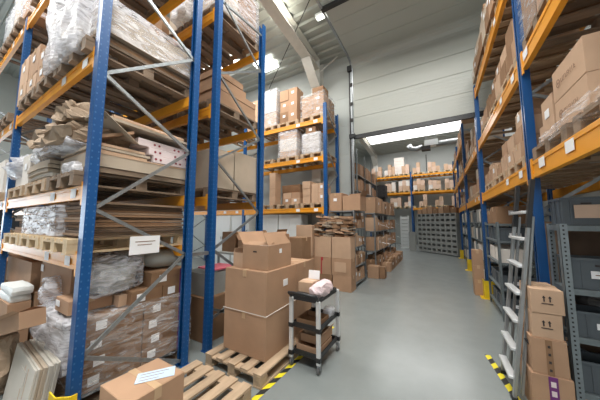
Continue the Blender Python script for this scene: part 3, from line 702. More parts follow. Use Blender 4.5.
# ================================================================= TROLLEY
t = thing('utility_trolley','black three tier trolley with silver uprights beside the big cartons','trolley',(-1.29,2.56,0))
hw, hl = .165, .25
for z, nm in ((.12,'lower_tray'),(.40,'middle_tray'),(.69,'top_tray')):
    b = MB(); b.box(-hw,hw,-hl,hl,z,z+.012)
    for a in ((-hw,-hw+.012,-hl,hl),(hw-.012,hw,-hl,hl)): b.box(*a, z+.012, z+.055)
    for a in ((-hw+.012,hw-.012,-hl,-hl+.012),(-hw+.012,hw-.012,hl-.012,hl)): b.box(*a, z+.012, z+.055)
    b.build(nm,'blackp',t,bevel=.002)
for sx in (-1,1):
    for sy in (-1,1):
        MB().box(sx*(hw+.001)-.022,sx*(hw+.001)+.022,sy*(hl+.018)-.016,sy*(hl+.018)+.016,.09,.72).build('post','aluw',t,bevel=.004)
        for z in (.12,.405): MB().box(sx*(hw+.001)-.026,sx*(hw+.001)+.026,sy*(hl+.018)-.02,sy*(hl+.018)+.02,z,z+.045).build('clamp','blackp',t)
        c = MB().tube([(sx*hw-.012,sy*(hl+.01),.035),(sx*hw+.012,sy*(hl+.01),.035)],.035,16).build('wheel','rubber',t)
        MB().box(sx*hw-.018,sx*hw+.018,sy*(hl+.01)-.012,sy*(hl+.01)+.012,.04,.1).build('fork','galv',c)
MB().tube([(-hw,-hl-.02,.73),(-hw,-hl-.07,.78),(-hw*.5,-hl-.09,.79),(hw*.5,-hl-.09,.79),(hw,-hl-.07,.78),(hw,-hl-.02,.73)],.016,8).build('push_handle','blackp',t,smooth=True)
o = ctn(-1.44,-1.27,2.42,2.64,.703,.86,'small tan carton on the top tray of the trolley',None,'card_l',tape='x',tm='card_p')
tag(MB().box(-.07,.07,-.0015,.0015,0,.10).build('paper_sheet','paper',loc=(-1.33,2.60,.866),rot=(-.15,0,.1)),'white note standing on the small carton of the trolley','paper')
lump(-1.27,-1.12,2.36,2.72,.703,.86,'pinkwrap','bubble_wrap_parcel','pinkish white bubble wrapped parcel on the top tray of the trolley','parcel',amp=.03,seed=31,box=.3)
tag(MB().box(-1.43,-1.30,2.34,2.41,.703,.755).build('tape_dispenser','blackp'),'small black item on the top trolley tray before the carton','tool')
opencarton(-1.43,-1.15,2.36,2.62,.414,.48,'shallow brown carton tray on the middle level of the trolley',{},'card_d')
lump(-1.24,-1.14,2.63,2.75,.414,.54,'film_w','plastic_bag','white plastic bag on the middle level of the trolley','bag',amp=.03,seed=32,sub=2)
opencarton(-1.43,-1.15,2.36,2.70,.134,.21,'brown carton tray on the lowest level of the trolley',{'l':(.06,40)},'card')
opencarton(-1.41,-1.16,2.42,2.74,.216,.30,'second brown carton tray stacked on the lowest trolley level',{'r':(.06,30)},'card')
lump(-1.38,-1.2,2.46,2.7,.226,.33,'brownpaper','crumpled_paper','crumpled brown paper in the lowest trolley carton','paper',amp=.04,seed=33,sub=2)

# ================================================================= RACK 2 LOADS
for lv, z in (('second',1.881),('third',3.101),('top',4.501)):
    for i, x in enumerate((-2.93,-3.7,-4.5)):
        pallet(x, 2.49, z, 'wooden pallet on the %s beam of the rear left rack, %s from aisle' % (lv, ORD[i]), 'pallets on the rear left rack', m='wood_d', l=.96)
ctn(-3.25,-2.56,2.02+.06,2.44,2.012,2.55,'big brown carton between the blue uprights of the rear left rack, nearer one','big brown cartons of the rear left rack','card_g',tape='')
ctn(-3.25,-2.56,2.46,2.95,2.012,2.60,'big brown carton of the rear left rack, beside its far upright','big brown cartons of the rear left rack','card_g',tape='')
for i in range(3):
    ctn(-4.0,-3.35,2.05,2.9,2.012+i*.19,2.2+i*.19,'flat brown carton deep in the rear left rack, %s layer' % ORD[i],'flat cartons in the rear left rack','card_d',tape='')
for i in range(5):
    z = 3.23+i*.098; s = .05*i if i > 2 else 0
    ctn(-3.2,-2.57-.01*(i%2),2.08+.02*(i%2),2.90-s*1.5,z,z+.094,'wide flat tan carton on the third rear beam, %s from bottom' % ORD[i],'wide flat cartons on the rear left rack','card',tape='',j=.006)
for i, (x0, h) in enumerate(((-3.1,.62),(-3.75,.5),(-4.5,.55))):
    for k in range(4):
        ctn(x0,x0+.52,2.05+.21*k,2.25+.21*k,4.63,4.63+h+.1*(k%2),'tall wrapped carton high on rear left rack, load %s, position %s' % (ORD[i],ORD[k]),'tall wrapped cartons high on the rear left rack',random.choice(('card_g','card_d')),tape='y',parts=i==0)
filmbox(-3.12,-2.56,2.03,2.91,4.62,5.36,'clear film around the high load of the rear left rack','film_m',seed=13)
lump(-3.5,-3.14,1.92,2.3,4.63,5.0,'film_w','plastic_bag','white film bag beside the high wrapped cartons of the rear rack','bag',amp=.05,seed=34)
for i in range(6): ctn(-4.3,-3.4,2.1,2.9,3.23+i*.09,3.318+i*.09,'flat carton in the second pile of the third rear beam, %s' % ORD[i],'flat cartons in the rear left rack third beam','card_d',tape='',parts=False)
# floor things behind rack 2
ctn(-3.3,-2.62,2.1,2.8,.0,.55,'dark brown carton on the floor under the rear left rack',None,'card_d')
o = opencarton(-3.2,-2.7,2.15,2.75,.555,.85,'grey plastic crate on the dark carton under the rear rack',{},'bin_l',name='plastic_crate',cat='crate')
tag(MB().box(-3.1,-2.72,2.3,2.7,.87,.89).build('pink_folder','pink'),'flat pink folder lying under the rear left rack','folder')
# ================================================================= RACK 3 LOADS
def stack(x0, y0, z0, nx, ny, nz, w, d, h, where, grp, mats=('card',), stk='f', gap=.004, drop=0, tape='x', parts=True):
    for iz in range(nz):
        for ix in range(nx):
            for iy in range(ny):
                if iz == nz-1 and ix < drop: continue
                col = 'single file' if nx == 1 else ('left','right')[ix] if nx == 2 else ORD[ix]+' from left'
                ly = 'topmost' if iz == nz-1 and nz > 1 else 'lowest' if iz == 0 else ORD[iz]+' layer'
                dep = '' if ny == 1 else (', front' if iy == 0 else ', rear')
                hh = h+U(-.01,.0)*1
                ctn(x0+ix*w+gap/2, x0+(ix+1)*w-gap/2, y0+iy*d+U(0,.02), y0+(iy+1)*d-gap, z0+iz*h, z0+(iz+1)*h-.003, 'carton of %s, %s, %s%s' % (where, col, ly, dep), grp, random.choice(mats), stk=stk if R() < .6 else '', tape=tape, parts=parts)
G3='cartons on the back wall rack'
for lv, z, xs_ in (('upper',4.351,(-2.88,-3.68,-4.55,-5.9)),('middle',3.301,(-2.88,-3.68,-4.55)),('lower',1.931,(-2.88,-3.68,-4.55))):
    for i, x in enumerate(xs_): pallet(x, 6.0, z, 'pallet on the %s beam of the back wall rack, %s from right' % (lv, ORD[i]), 'pallets on the back wall rack', m='wood', l=.92)
stack(-3.22,5.58,4.48,2,1,2,.34,.38,.30,'the wrapped load at the right end of the top back beam',G3,('card',))
ctn(-2.90,-2.56,5.62,5.98,5.085,5.30,'single brown carton crowning the wrapped load right on the top back beam',G3,'card_d')
stack(-3.22,5.98,4.48,2,1,2,.34,.38,.30,'the rear half of the wrapped load on the top back beam',G3,('card_d',))
filmbox(-3.24,-2.52,5.56,6.38,4.47,5.12,'clear film around the right load on the top back beam','film',seed=40)
stack(-3.98,5.58,4.48,2,1,3,.30,.4,.34,'the middle load on the top back beam',G3,('card','card_d'))
stack(-4.62,5.58,4.48,1,1,5,.5,.5,.23,'the pale tall load left on the top back beam',G3,('card_w','card_l'))
filmbox(-4.63,-4.11,5.57,6.09,4.47,5.66,'film around the pale tall load left on the top back beam','film_m',seed=41)
stack(-5.3,5.58,4.48,1,1,4,.5,.5,.25,'the pale load beyond the blue upright, top back beam',G3,('card_l',))
stack(-3.17,5.58,3.43,1,1,3,.5,.5,.17,'the film wrapped load right on the middle back beam',G3,('card_w','card_g'))
filmbox(-3.19,-2.65,5.56,6.1,3.42,3.98,'crumpled film around the right load on the middle back beam','film_w',seed=42)
ctn(-3.1,-2.8,5.6,6.0,3.99,4.18,'small brown carton on the film wrapped load, middle back beam',G3,'card_d',stk='f')
stack(-3.98,5.58,3.43,1,1,4,.58,.5,.185,'the pale wrapped load left on the middle back beam',G3,('card_w','card_l'),stk='')
filmbox(-4.0,-3.38,5.56,6.1,3.42,4.19,'film around the pale left load on the middle back beam','film_m',seed=43)
stack(-2.92,5.58,2.06,2,1,2,.2,.4,.26,'the tidy block right on the lower back beam',G3,('card_l',),stk='f')
stack(-3.2,5.58,2.06,1,1,3,.24,.4,.2,'the second pile from right, lower back beam',G3,('card_l',),stk='')
stack(-3.85,5.58,2.06,2,1,2,.28,.4,.16,'the low double pile on the lower back beam',G3,('card_l','card'),stk='f')
stack(-4.35,5.58,2.06,1,1,4,.22,.3,.24,'the slim tall pile on the lower back beam',G3,('card_l',),stk='')
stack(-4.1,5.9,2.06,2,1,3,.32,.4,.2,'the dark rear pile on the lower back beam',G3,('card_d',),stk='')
# cabinets under rack 3
for i, x in enumerate((-6.9,-6.05,-4.9,-4.1,-3.6-.0)):
    if i == 4: continue
    t = thing('steel_cabinet','white steel cabinet below the back wall rack, %s from left' % ORD[i],'cabinet',(x+.38,5.95,0),0,'white cabinets below the back wall rack')
    MB().box(-.38,.38,-.2,.2,0,1.76).build('body','white',t)
    for k in (0,1):
        dd = MB().box(-.375+.378*k,-.003+.378*k,-.216,-.202,.05,1.72).build('cabinet_door','white',t)
        MB().box(-.04+.07*k-.0,-.025+.07*k,-.225,-.217,.95,1.05).build('door_handle','blackp',dd)
# work table with odds and ends between racks
t = thing('packing_table','packing table standing between the left racks and the back wall','table',(-3.9,4.4,0))
MB().box(-.9,.9,-.35,.35,.78,.82).build('table_top','bin_l',t)
for sx in (-.85,.85):
    for sy in (-.3,.3): MB().box(sx-.02,sx+.02,sy-.02,sy+.02,0,.78).build('leg','galv_d',t)
opencarton(-4.2,-3.7,4.2,4.6,.822,1.12,'open tan carton standing on the packing table',{'l':(.15,30),'r':(.15,30),'b':(.12,10)},'card')
opencarton(-3.55,-3.1,4.2,4.6,.822,1.20,'brown open carton at the right end of packing table',{'l':(.2,40),'r':(.2,20)},'card_d')
ctn(-4.75,-4.3,4.2,4.6,.822,1.3,'brown carton at the left end of packing table',None,'card_d')
t = thing('label_printer','small black printer and monitor on a stand behind the open carton','printer',(-3.0,3.65,0))
MB().box(-.18,.18,-.15,.15,.75,1.0).build('printer_body','blackp',t); MB().box(-.16,.16,-.12,.12,0,.75).build('stand','dark',t); MB().box(-.15,.15,-.02,.0,1.05,1.3).build('screen','blackp',t)
MB().box(-.02,.02,-.015,.005,1.0,1.05).build('neck','blackp',t)
ctn(-2.9,-2.4,4.2,4.7,0,.75,'brown carton on the floor behind the big pallet cartons',None,'card')
ctn(-2.85,-2.45,4.25,4.65,.755,1.22,'brown carton atop the floor carton behind the pallet',None,'card_d')

# ================================================================= CARTON STACK BY THE AISLE (before shelf A)
GS='cartons stacked in front of the first silver shelf'
ctn(-2.16,-1.72,5.16,5.5,0,.335,'bottom brown carton at the aisle corner of the carton wall',GS,'card',stk='',mark=None)
ctn(-2.62,-2.18,5.16,5.5,0,.335,'bottom brown carton left of the aisle corner carton',GS,'card_d')
o = ctn(-2.18,-1.72,5.16,5.5,.34,.72,'carton with a yellowish front sheet, second layer beside the aisle',GS,'card'); MB().box(-.16,.12,-.178,-.174,.08,.30).build('front_sheet','card_l',o)
o = ctn(-2.64,-2.20,5.16,5.5,.34,.72,'carton with red tape, second layer of the carton wall',GS,'card',tape='y',tm='redtape'); MB().box(-.03,-.005,-.178,-.174,.0,.38).build('red_tape','redtape',o)
ctn(-2.17,-1.72,5.16,5.5,.725,1.20,'tall plain carton, third layer beside the aisle',GS,'card_l',tape='')
ctn(-2.62,-2.19,5.16,5.5,.725,1.20,'tall plain carton, third layer left of the other',GS,'card_l',tape='')
ctn(-3.1,-2.66,5.1,5.5,.02,.74,'lower tall brown carton at the left end of carton wall',GS,'card')
ctn(-3.1,-2.66,5.1,5.5,.745,1.47,'upper tall tan carton at the left end of carton wall',GS,'card_l',tape='')
for r_ in range(8):
    for c_ in range(4):
        x = -2.58+c_*.235+U(-.05,.05); w_ = U(.14,.26); z = 1.215+r_*.060
        o = MB().box(-w_/2,w_/2,-.14,.14,0,.022).box(-w_/2,w_/2-.03,-.14,-.13,.022,.045).build('folded_carton',random.choice(('card_d','card','card_g','card_l','inner')),loc=(x+.08,5.33+U(-.05,.05),z),rot=(U(-.15,.15),U(-.16,.16),U(-.5,.5)))
        tag(o,'folded carton in the loose heap on the carton wall, row %s, %s' % (ORD[r_],('left end','left of middle','right of middle','right end')[c_]),'flattened cardboard','folded cartons heaped on the carton wall')

# ================================================================= SILVER SHELVING
def shelving(name, label, x0, x1, y0, y1, levels, ny=1, H=None, m='galv', nx=1, th=.03, name2=False):
    t = thing(name, label, 'shelving', (0,0,0)); H = H or levels[-1]
    for i in range(nx+1):
        for j_ in range(ny+1):
            for k in ((0,1) if nx == 1 else (0,)):
                pass
    xs = [x0+(x1-x0)*i/nx for i in range(nx+1)]; ys = [y0+(y1-y0)*i/ny for i in range(ny+1)]
    for i, x in enumerate(xs):
        for j_, y in enumerate(ys):
            if nx > 1 and 0 < i < nx and 0 < j_ < ny: continue
            sx = 1 if i < nx else -1; sy = 1 if j_ < ny else -1
            uw = .05 if name2 else .035; b = MB(); b.box(min(x,x+sx*uw),max(x,x+sx*uw),min(y,y+sy*.003),max(y,y+sy*.003),0,H); b.box(min(x,x+sx*.003),max(x,x+sx*.003),min(y,y+sy*uw),max(y,y+sy*uw),0,H)
            if name2:
                b.v = [(v[0]-x-sx*.025, v[1]-y, v[2]) for v in b.v]; b.build('upright', 'galv_h', t, loc=(x+sx*.025, y, 0))
            else: b.build('upright', m, t)
    for z in levels:
        for j_ in range(ny):
            for i in range(nx):
                b = MB(); a, c, d, e = xs[i]+.004, xs[i+1]-.004, ys[j_]+.004, ys[j_+1]-.004
                b.box(a,c,d,e,z-.004,z); b.box(a,c,d,d+.003,z-th,z-.004); b.box(a,c,e-.003,e,z-th,z-.004); b.box(a,a+.003,d+.003,e-.003,z-th,z-.004); b.box(c-.003,c,d+.003,e-.003,z-th,z-.004)
                b.build('shelf', m, t)
    return t
LA = [.10,.50,.95,1.40,1.83]
shelving('metal_shelving','first silver shelving unit behind the carton wall beside the aisle',-2.4,-1.74,5.56,6.52,LA,1,1.84)
shelving('metal_shelving','second silver shelving unit running along the aisle beyond the door jamb',-1.98,-1.62,7.15,10.9,[.12,.70,1.28,1.82],3,1.83)
names = {0:'lowest',1:'second',2:'third',3:'fourth',4:'top'}
for l in range(4):
    y = 5.6; i = 0
    while y < 6.35:
        w_ = U(.20,.28); h = U(.2,.33)
        ctn(-2.05,-1.76+U(-.03,.02),y,min(y+w_,6.48),LA[l]+.003,LA[l]+h,'aisle side carton on the %s shelf of first silver unit, %s' % (names[l],ORD[i]),'aisle cartons of the first silver unit',random.choice(('card','card_d','card_l')),tape='x',stk='r' if R()<.5 else '')
        y += w_+.015; i += 1
    ctn(-2.38,-2.08,5.6,6.4,LA[l]+.003,LA[l]+.3,'inner long carton on the %s shelf of first silver unit' % names[l],'inner cartons of the first silver unit','card_d',tape='')
ctn(-2.40,-2.07,5.58,6.1,1.833,2.28,'big square carton on top of the first silver unit, left',None,'card',tape='y',stk='f')
opencarton(-2.04,-1.60,5.58,6.1,1.833,2.2,'big carton with raised flap on top of first silver unit, right',{'r':(.14,30),'b':(.1,5),'f':(.08,-85)},'card')
lump(-1.92,-1.7,6.14,6.45,1.833,2.15,'film_w','plastic_bag','grey plastic bag at the far end atop the first silver unit','bag',amp=.04,seed=50)
nB = {0:'lowest',1:'second',2:'third',3:'top'}
for l, z in enumerate((.12,.70,1.28,1.82)):
    y = 7.2; i = 0
    while y < 10.75:
        w_ = U(.26,.36); h = U(.22,.42) if l < 3 else U(.3,.5)
        o = ctn(-1.95,-1.63+U(-.01,.05),y,y+w_,z+.003,z+h,'carton on the %s level of the second silver unit, %s along' % (nB[l],ORD[i]),'cartons of the second silver unit',random.choice(('card','card_d','card','card_l')),tape='y',stk='r' if R()<.5 else '',parts=i<8)
        if l in (1,2) and i%3 == 1:
            MB().box(.16,.28,-.05,.05,h-.10,h-.098).build('loose_sheet','paper',o).rotation_euler = (0,.3,0)
        y += w_+.012; i += 1
ctn(-1.78,-1.48,6.78,7.1,0,.32,'brown carton on the floor before the second silver unit, left',None,'card')
ctn(-1.47,-1.33,6.85,7.1,0,.30,'narrow brown carton on the floor before the second silver unit',None,'card_d')
for i in range(9):
    y = 7.9+i*.33
    ctn(-1.60,-1.36,y,y+.3,0,.26+.04*(i%3),'brown carton along the aisle floor beside second silver unit, %s' % ORD[i],'cartons along the aisle floor',random.choice(('card','card_d')),tape='y',stk='r' if i%2 else '',parts=i<5)
# left side rack beyond the door: cartons behind silver unit
shelving('metal_shelving','tall silver shelving behind the door jamb inside the second hall',-3.0,-2.25,7.6,10.5,[.1,.9,1.7,2.6,3.15],3,4.0)
for i in range(7):
    for l, z in enumerate((1.7,2.6,3.15)):
        h = U(.35,.5) if l != 1 else U(.3,.45)
        ctn(-2.9,-2.28,7.65+i*.4,8.02+i*.4,z+.003,z+h,'carton on the tall silver shelving behind the jamb, level %s, place %s' % (ORD[l],ORD[i]),'cartons on the tall silver shelving',random.choice(('card','card_d','card_w')),tape='y',parts=False)
opencarton(-2.72,-2.16,11.9,12.4,2.75,3.35,'dark grey box standing high on a post at the end of the shelves',{},'dark',name='equipment_box',cat='box',inside='dark')
tag(MB().box(-2.68,-2.2,11.95,12.35,0,2.748).build('pedestal_cabinet','dark'),'dark cabinet under the dark grey box in the second hall','cabinet')

# ================================================================= SECOND HALL
# picking bins : rows angled towards the camera
ox, oy, rz = -1.0, 14.25, math.atan2(-1.5,1.75); ex = Vector((math.cos(rz), math.sin(rz))); ey = Vector((-math.sin(rz), math.cos(rz)))
def bin_mesh():
    b = MB(); w, d, h = .275, .34, .238; t = .042
    b.box(0,w,0,d,0,t); b.box(0,t,0,d,t,h); b.box(w-t,w,0,d,t,h); b.box(t,w-t,d-t,d,t,h-.035)
    b.box(t,w-t,.0,.02,t,h*.42); b.box(t,w-t,0,d,h-.03,h)
    b.box(.07,w-.07,-.006,0,.05,.10)
    return b
proto = None
NX, NZ = 8, 8
for i in range(NX):
    for k in range(NZ):
        p = Vector((ox,oy))+ex*(i*.275+.02)
        if proto is None: proto = bin_mesh().build('picking_bin','bin_l'); o = proto
        else: o = proto.copy(); C.objects.link(o)
        o.location = (p.x,p.y,.03+k*.243); o.rotation_euler = (0,0,rz)
        tag(o,'grey open fronted picking bin, column %s from left, row %s from floor' % (ORD[i],ORD[k]),'storage bin','grey picking bins stacked in second hall')
for i in range(7):
    p = Vector((ox,oy))+ex*(i*.32+.17)+ey*.18
    o = ctn(-.14,.14,-.15,.15,0,.24+.05*(i%3),'brown carton on top of the picking bins, %s from left' % ORD[i],'brown cartons on the picking bins',random.choice(('card_d','card')),tape='y'); o.location=(p.x,p.y,1.98); o.rotation_euler=(0,0,rz)
# white boxes column left of the bins
shelving('metal_shelving','narrow white shelving with white boxes left of the picking bins',-2.03,-1.57,15.58,16.03,[.012+.215*q for q in range(9)],1,1.95,'white')
for i in range(9):
    o = opencarton(-2.0,-1.6,15.6,16.0,i*.215+.014,i*.215+.154,'white open box in the white column left of the bins, %s up' % ORD[i],{},'white',group='white boxes left of the picking bins',name='white_bin',cat='storage bin')
for i in range(4):
    opencarton(-1.45,-1.12,14.35,14.7,i*.25,i*.25+.248,'grey box in the low pile beside the picking bins, %s up' % ORD[i],{},'bin_l',group='grey boxes beside the picking bins',name='plastic_crate',cat='storage bin')
# loads of the far wall rack
for lv, z in (('lower',2.5),('middle',3.6),('upper',4.78)):
    xi = 0; x = -4.15 if lv != 'lower' else -2.9
    while x < .8:
        pallet(x+.36, 18.1, z+.001, 'small pallet on the %s beam of the far rack, %s from left' % (lv,ORD[xi]), 'pallets on the far rack', m='wood_n')
        pile = random.choice((1,2,2,3)); 
        for k in range(3):
            if pile == 1 and k == 2: continue
            xx = x+.02+k*.235; z_ = z+.13
            n = random.choice((1,2,2)) if pile < 3 else 2
            for q in range(n):
                h = U(.24,.38)
                ctn(xx,xx+.225,17.6,18.0,z_,z_+h,'pale carton on the %s far beam, pallet %s, column %s, %s' % (lv,ORD[xi],ORD[k],('base','upper')[q]),'cartons on the far rack',random.choice(('card_p','card_l','card_w','card_p')),parts=False)
                z_ += h+.002
        x += .92; xi += 1
o = ctn(-2.55,-1.9,17.66,18.05,4.915,6.1,'tall white load on the upper far beam left of middle','cartons on the far rack','card_w',tape=''); 
for k in range(4): MB().box(-.326,.326,-.198,-.195,.2+k*.24,.215+k*.24).build('layer_gap','card_p',o)
# ventilation duct
t = thing('ventilation_duct','silver ventilation duct with white unit high on the far wall','duct',(0,0,0))
MB().tube([(-1.35,15.5,6.22),(-1.22,15.5,5.98),(-.95,15.5,5.92),(-.6,15.5,6.0)],.15,14).build('elbow','alu',t,smooth=True)
MB().tube([(.1,15.5,6.08),(1.75,15.5,6.1)],.15,14).build('duct_run','alu',t,smooth=True)
for k in range(5): MB().tube([(.4+.28*k,15.5,6.08),(.43+.28*k,15.5,6.08)],.16,14).build('duct_ring','alu',t)
MB().box(-.66,-.2,15.3,15.75,5.78,6.0).build('fan_box','dark',t); MB().box(-.5,.2,15.28,15.75,6.005,6.33).build('white_unit','white',t)
MB().tube([(1.75,15.5,6.1),(1.8,15.6,5.6),(1.8,15.6,4.2)],.17,14).build('downpipe','alu',t,smooth=True)
for x in (-.4,.1,1.3): MB().box(x-.01,x+.01,15.5,15.52,6.2,7.2).build('hanging_rod','galv',t)
MB().tube([(-.55,18.9,6.4),(-.55,18.9,5.2)],.02,6).build('conduit','dark',t)

# ================================================================= RIGHT RACK LOADS
def rpal(y, z, lv, nm, m='wood'): return pallet(1.36, y, z+.001, 'pallet on the %s beam of the right rack, %s' % (lv,nm), 'pallets on the right racks', rz=PI/2, m=m, w=.72, l=1.06)
for lv, z in (('lowest',2.14),('middle',3.27),('upper',4.45)):
    for y, nm in ((1.95,'nearest the camera'),(2.76,'before the near upright'),(3.72,'just past the near upright'),(4.6,'middle of the second bay'),(5.5,'end of the second bay')):
        rpal(y,z,lv,nm,'wood_d' if y < 3 else 'wood')
GR='cartons on the near right rack'
# level 1 near bay
for lv, z0, z1 in (('lower',2.27,2.515),('upper',2.518,2.77)):
    o = ctn(.87,1.40,2.18,2.66,z0,z1,'big tan printed carton nearest the camera on the lowest right beam, %s of two' % lv,GR,'card_l',tape='')
    print_mark(o, .065, (-.2705,.0,.12),(PI/2,0,-PI/2))
    MB().box(-.17,-.06,-.246,-.243,z1-z0-.045,z1-z0-.012).build('shipping_label','paper',o)
ctn(.87,1.2,2.69,2.93,2.27,2.63,'narrow tan carton between the printed pair and near upright',GR,'card_l',tape='y',stk='l')
lump(.84,1.1,1.9,2.9,2.2,2.36,'film','plastic_sheet','clear film sagging around the pallet on the near right beam','plastic film',amp=.04,seed=60)
for i, (x, w_) in enumerate(((.9,.30),(1.22,.3))):
    ctn(x,x+w_,2.94,3.12,2.27,2.46+.04*i,'small tan carton right of the near blue upright, %s' % ('front one','rear one')[i],GR,'card_l',tape='')
# level 1 second bay
piles = [(3.28,.30,((.2),(.2),(.2))), (3.62,.28,(.22,.2,.2,)), (3.96,.3,(.2,.22)), (4.32,.28,(.24,.2)), (4.66,.3,(.2,)), (5.0,.3,(.26,)), (5.36,.3,(.24,.1)), (5.72,.34,(.22,))]
for i, (y, d, hs) in enumerate(piles):
    z = 2.27
    for k, h in enumerate(hs):
        ctn(.87+.02*k,1.27,y,y+d,z,z+h-.003,'carton on the lowest right beam, pile %s past the near upright, %s' % (ORD[i],('base','second','third')[k]),GR,random.choice(('card','card_l')),tape='y' if k%2 else 'x',stk='l' if R()<.5 else '')
        z += h
# level 2
for i, (y, d, hs) in enumerate(((2.35,.42,(.45,)),(2.80,.34,(.5,)),(3.28,.30,(.28,.3)),(3.60,.3,(.3,.32)),(3.92,.3,(.3,.22)),(4.26,.3,(.3,.2)),(4.62,.3,(.24,.2)),(4.98,.3,(.34,)),(5.34,.3,(.3,)),(5.7,.3,(.25,)))):
    z = 3.40
    for k, h in enumerate(hs):
        ctn(.86+.02*k,1.3,y,y+d,z,z+h-.003,'carton on the middle right beam, pile %s counted from nearest, %s' % (ORD[i],('base','second')[k]),GR,random.choice(('card','card_d','card_l')),tape='y',stk='l' if R()<.4 else '')
        z += h
filmbox(.84,1.32,2.33,3.16,3.39,3.95,'film around the nearest load on the middle right beam','film',seed=61)
# level 3
for i in range(9):
    y = 3.3+i*.325
    z = 4.58
    for k in range(random.choice((2,2,3)) if i < 7 else 2):
        h = U(.22,.32)
        ctn(.80+.03*k,1.3,y,y+.3,z,z+h-.003,'carton on the upper right beam, pile %s past the near upright, %s' % (ORD[i],('base','second','third')[k]),GR,random.choice(('card','card_d','card_g')),tape='y',stk='l' if R()<.4 else '')
        z += h
# rear bays
for bay, (ya, yb, lvls) in enumerate(((6.5,9.3,(2.14,3.27)),(9.6,12.3,(2.14,3.27,4.45)),(12.5,15.2,(2.14,3.27,4.45)))):
    for l, z in enumerate(lvls):
        y = ya; i = 0
        while y < yb-.75:
            pallet(1.36, y+.38, z+.001, 'pallet of rear right bay %s, %s beam, %s along' % (ORD[bay],('lowest','middle','upper')[l],ORD[i]), 'pallets on the right racks', rz=PI/2, m='wood', w=.72, l=1.06)
            for k in range(2):
                z_ = z+.13
                for q in range(random.choice((1,2))):
                    h = U(.22,.34)
                    ctn(.87,1.3,y+.03+k*.36,y+.37+k*.36,z_,z_+h-.003,'carton of rear right bay %s, %s beam, pallet %s, %s %s' % (ORD[bay],('lowest','middle','upper')[l],ORD[i],('near','far')[k],('base','top')[q]),'cartons on the rear right racks',random.choice(('card','card_d','card_g')),parts=False)
                    z_ += h
            y += .9; i += 1

# ================================================================= RIGHT SHELVING WITH GREY BINS
shelving('metal_shelving','grey steel shelving with grey bins at the right edge beside the cartons',.885,2.25,2.86,3.13,[.20,.62,1.0,1.52],1,1.535,'galv_d',nx=2,th=.045,name2=True)
def crate(x, y, z, w, d, h, label, m='bin', note='f'):
    b = MB(); t_ = .006
    b.box(0,w,0,d,0,t_); b.box(0,t_,0,d,t_,h); b.box(w-t_,w,0,d,t_,h); b.box(t_,w-t_,0,t_,t_,h); b.box(t_,w-t_,d-t_,d,t_,h)
    b.box(-.008,w+.008,-.008,0,h-.022,h); b.box(-.008,w+.008,d,d+.008,h-.022,h); b.box(-.008,0,0,d,h-.022,h); b.box(w,w+.008,0,d,h-.022,h)
    for u in (.0,w*.16,w*.8,w-.012): b.box(u,u+.012,-.006,0,.01,h-.022)
    for u in (.03,d*.5,d-.04): b.box(-.006,0,u,u+.012,.01,h-.022)
    o = b.build('plastic_bin',m,loc=(x,y,z)); tag(o,label,'storage bin','grey plastic bins on the right shelving')
    MB().box(w*.3,w*.66,-.0095,-.0065,h*.36,h*.60).build('bin_label','paper',o)
    MB().box(w*.36,w*.6,-.0105,-.0097,h*.46,h*.49).build('printed_line','inkl',o)
    MB().box(w*.38,w*.58,-.008,-.0005,h*.74,h*.8).build('grip','ink',o)
    return o
for k in range(3):
    x = .92+k*.43
    w_ = .40
    o = crate(x,2.885,1.523,w_ if k else .30,.235,.235,'grey bin on the top shelf at right, %s from the aisle' % ORD[k])
    if k == 0: MB().box(.07,.26,-.012,-.0105,.06,.17).build('orange_note','card_p',o)
    crate(.935+k*.42,2.89,1.003,.38,.22,.25,'grey bin below the top shelf at right, %s from the aisle' % ORD[k])
    crate(.935+k*.42,2.89,.623,.38,.22,.20,'grey bin on the second shelf from floor at right, %s from aisle' % ORD[k])
    crate(.935+k*.42,2.89,.203,.38,.22,.23,'grey bin on the lowest shelf at right, %s from the aisle' % ORD[k])
crate(1.7+.09,2.885,1.523,.38,.235,.235,'grey bin on the top shelf at right, fourth from the aisle')
for i, z in enumerate((1.515,.995,.615,.195)):
    tag(MB().box(1.04,1.17,2.8755,2.8785,z-.022,z+.0).build('shelf_strip_label','paper'),'white strip label on the edge of the right shelf, %s from top' % ORD[i],'label','strip labels on the right shelving')
lump(1.0,1.6,2.9,3.1,.855,.97,'dark','dark_fabric_bundle','black fabric bundle in the gap above the second shelf bins','fabric',amp=.03,seed=70,sub=2)
ctn(.94,1.5,2.89,3.1,.0,.17,'tan carton under the lowest shelf at the right picture edge',None,'card_l')
# carton column beside the ladder, in front of the near upright
GC='carton column between ladder and grey shelving'
def arrows(o, w, h, d):
    for dx in (-.018,.018):
        MB().box(dx-.004,dx+.004,-d/2-.0065,-d/2-.0045,h*.5,h*.5+.03).build('up_arrow','ink',o)
        MB().poly([(dx-.011,-d/2-.0065,h*.5+.03),(dx+.011,-d/2-.0065,h*.5+.03),(dx,-d/2-.0065,h*.5+.048)],(0,.002,0)).build('up_arrow','ink',o)
    MB().box(-.035,.035,-d/2-.0065,-d/2-.0045,h*.5-.018,h*.5-.012).build('printed_line','ink',o)
o = ctn(.64,.84,2.76,3.08,.80,.99,'topmost carton with two arrows beside the ladder',GC,'card_l',tape='x'); arrows(o,.2,.19,.32)
o = ctn(.635,.82,2.77,3.08,.60,.797,'second carton with two arrows beside the ladder',GC,'card_l',tape='x'); arrows(o,.185,.19,.31)
o = ctn(.615,.835,2.76,3.08,.32,.597,'third carton down with brown marked tape beside the ladder',GC,'card',tape=''); MB().box(-.02,.02,-.1665,-.1635,.0,.27).build('printed_tape','card_d',o)
for k in range(4): MB().box(-.008,.008,-.1685,-.1668,.03+.06*k,.05+.06*k).build('tape_mark','ink',o)
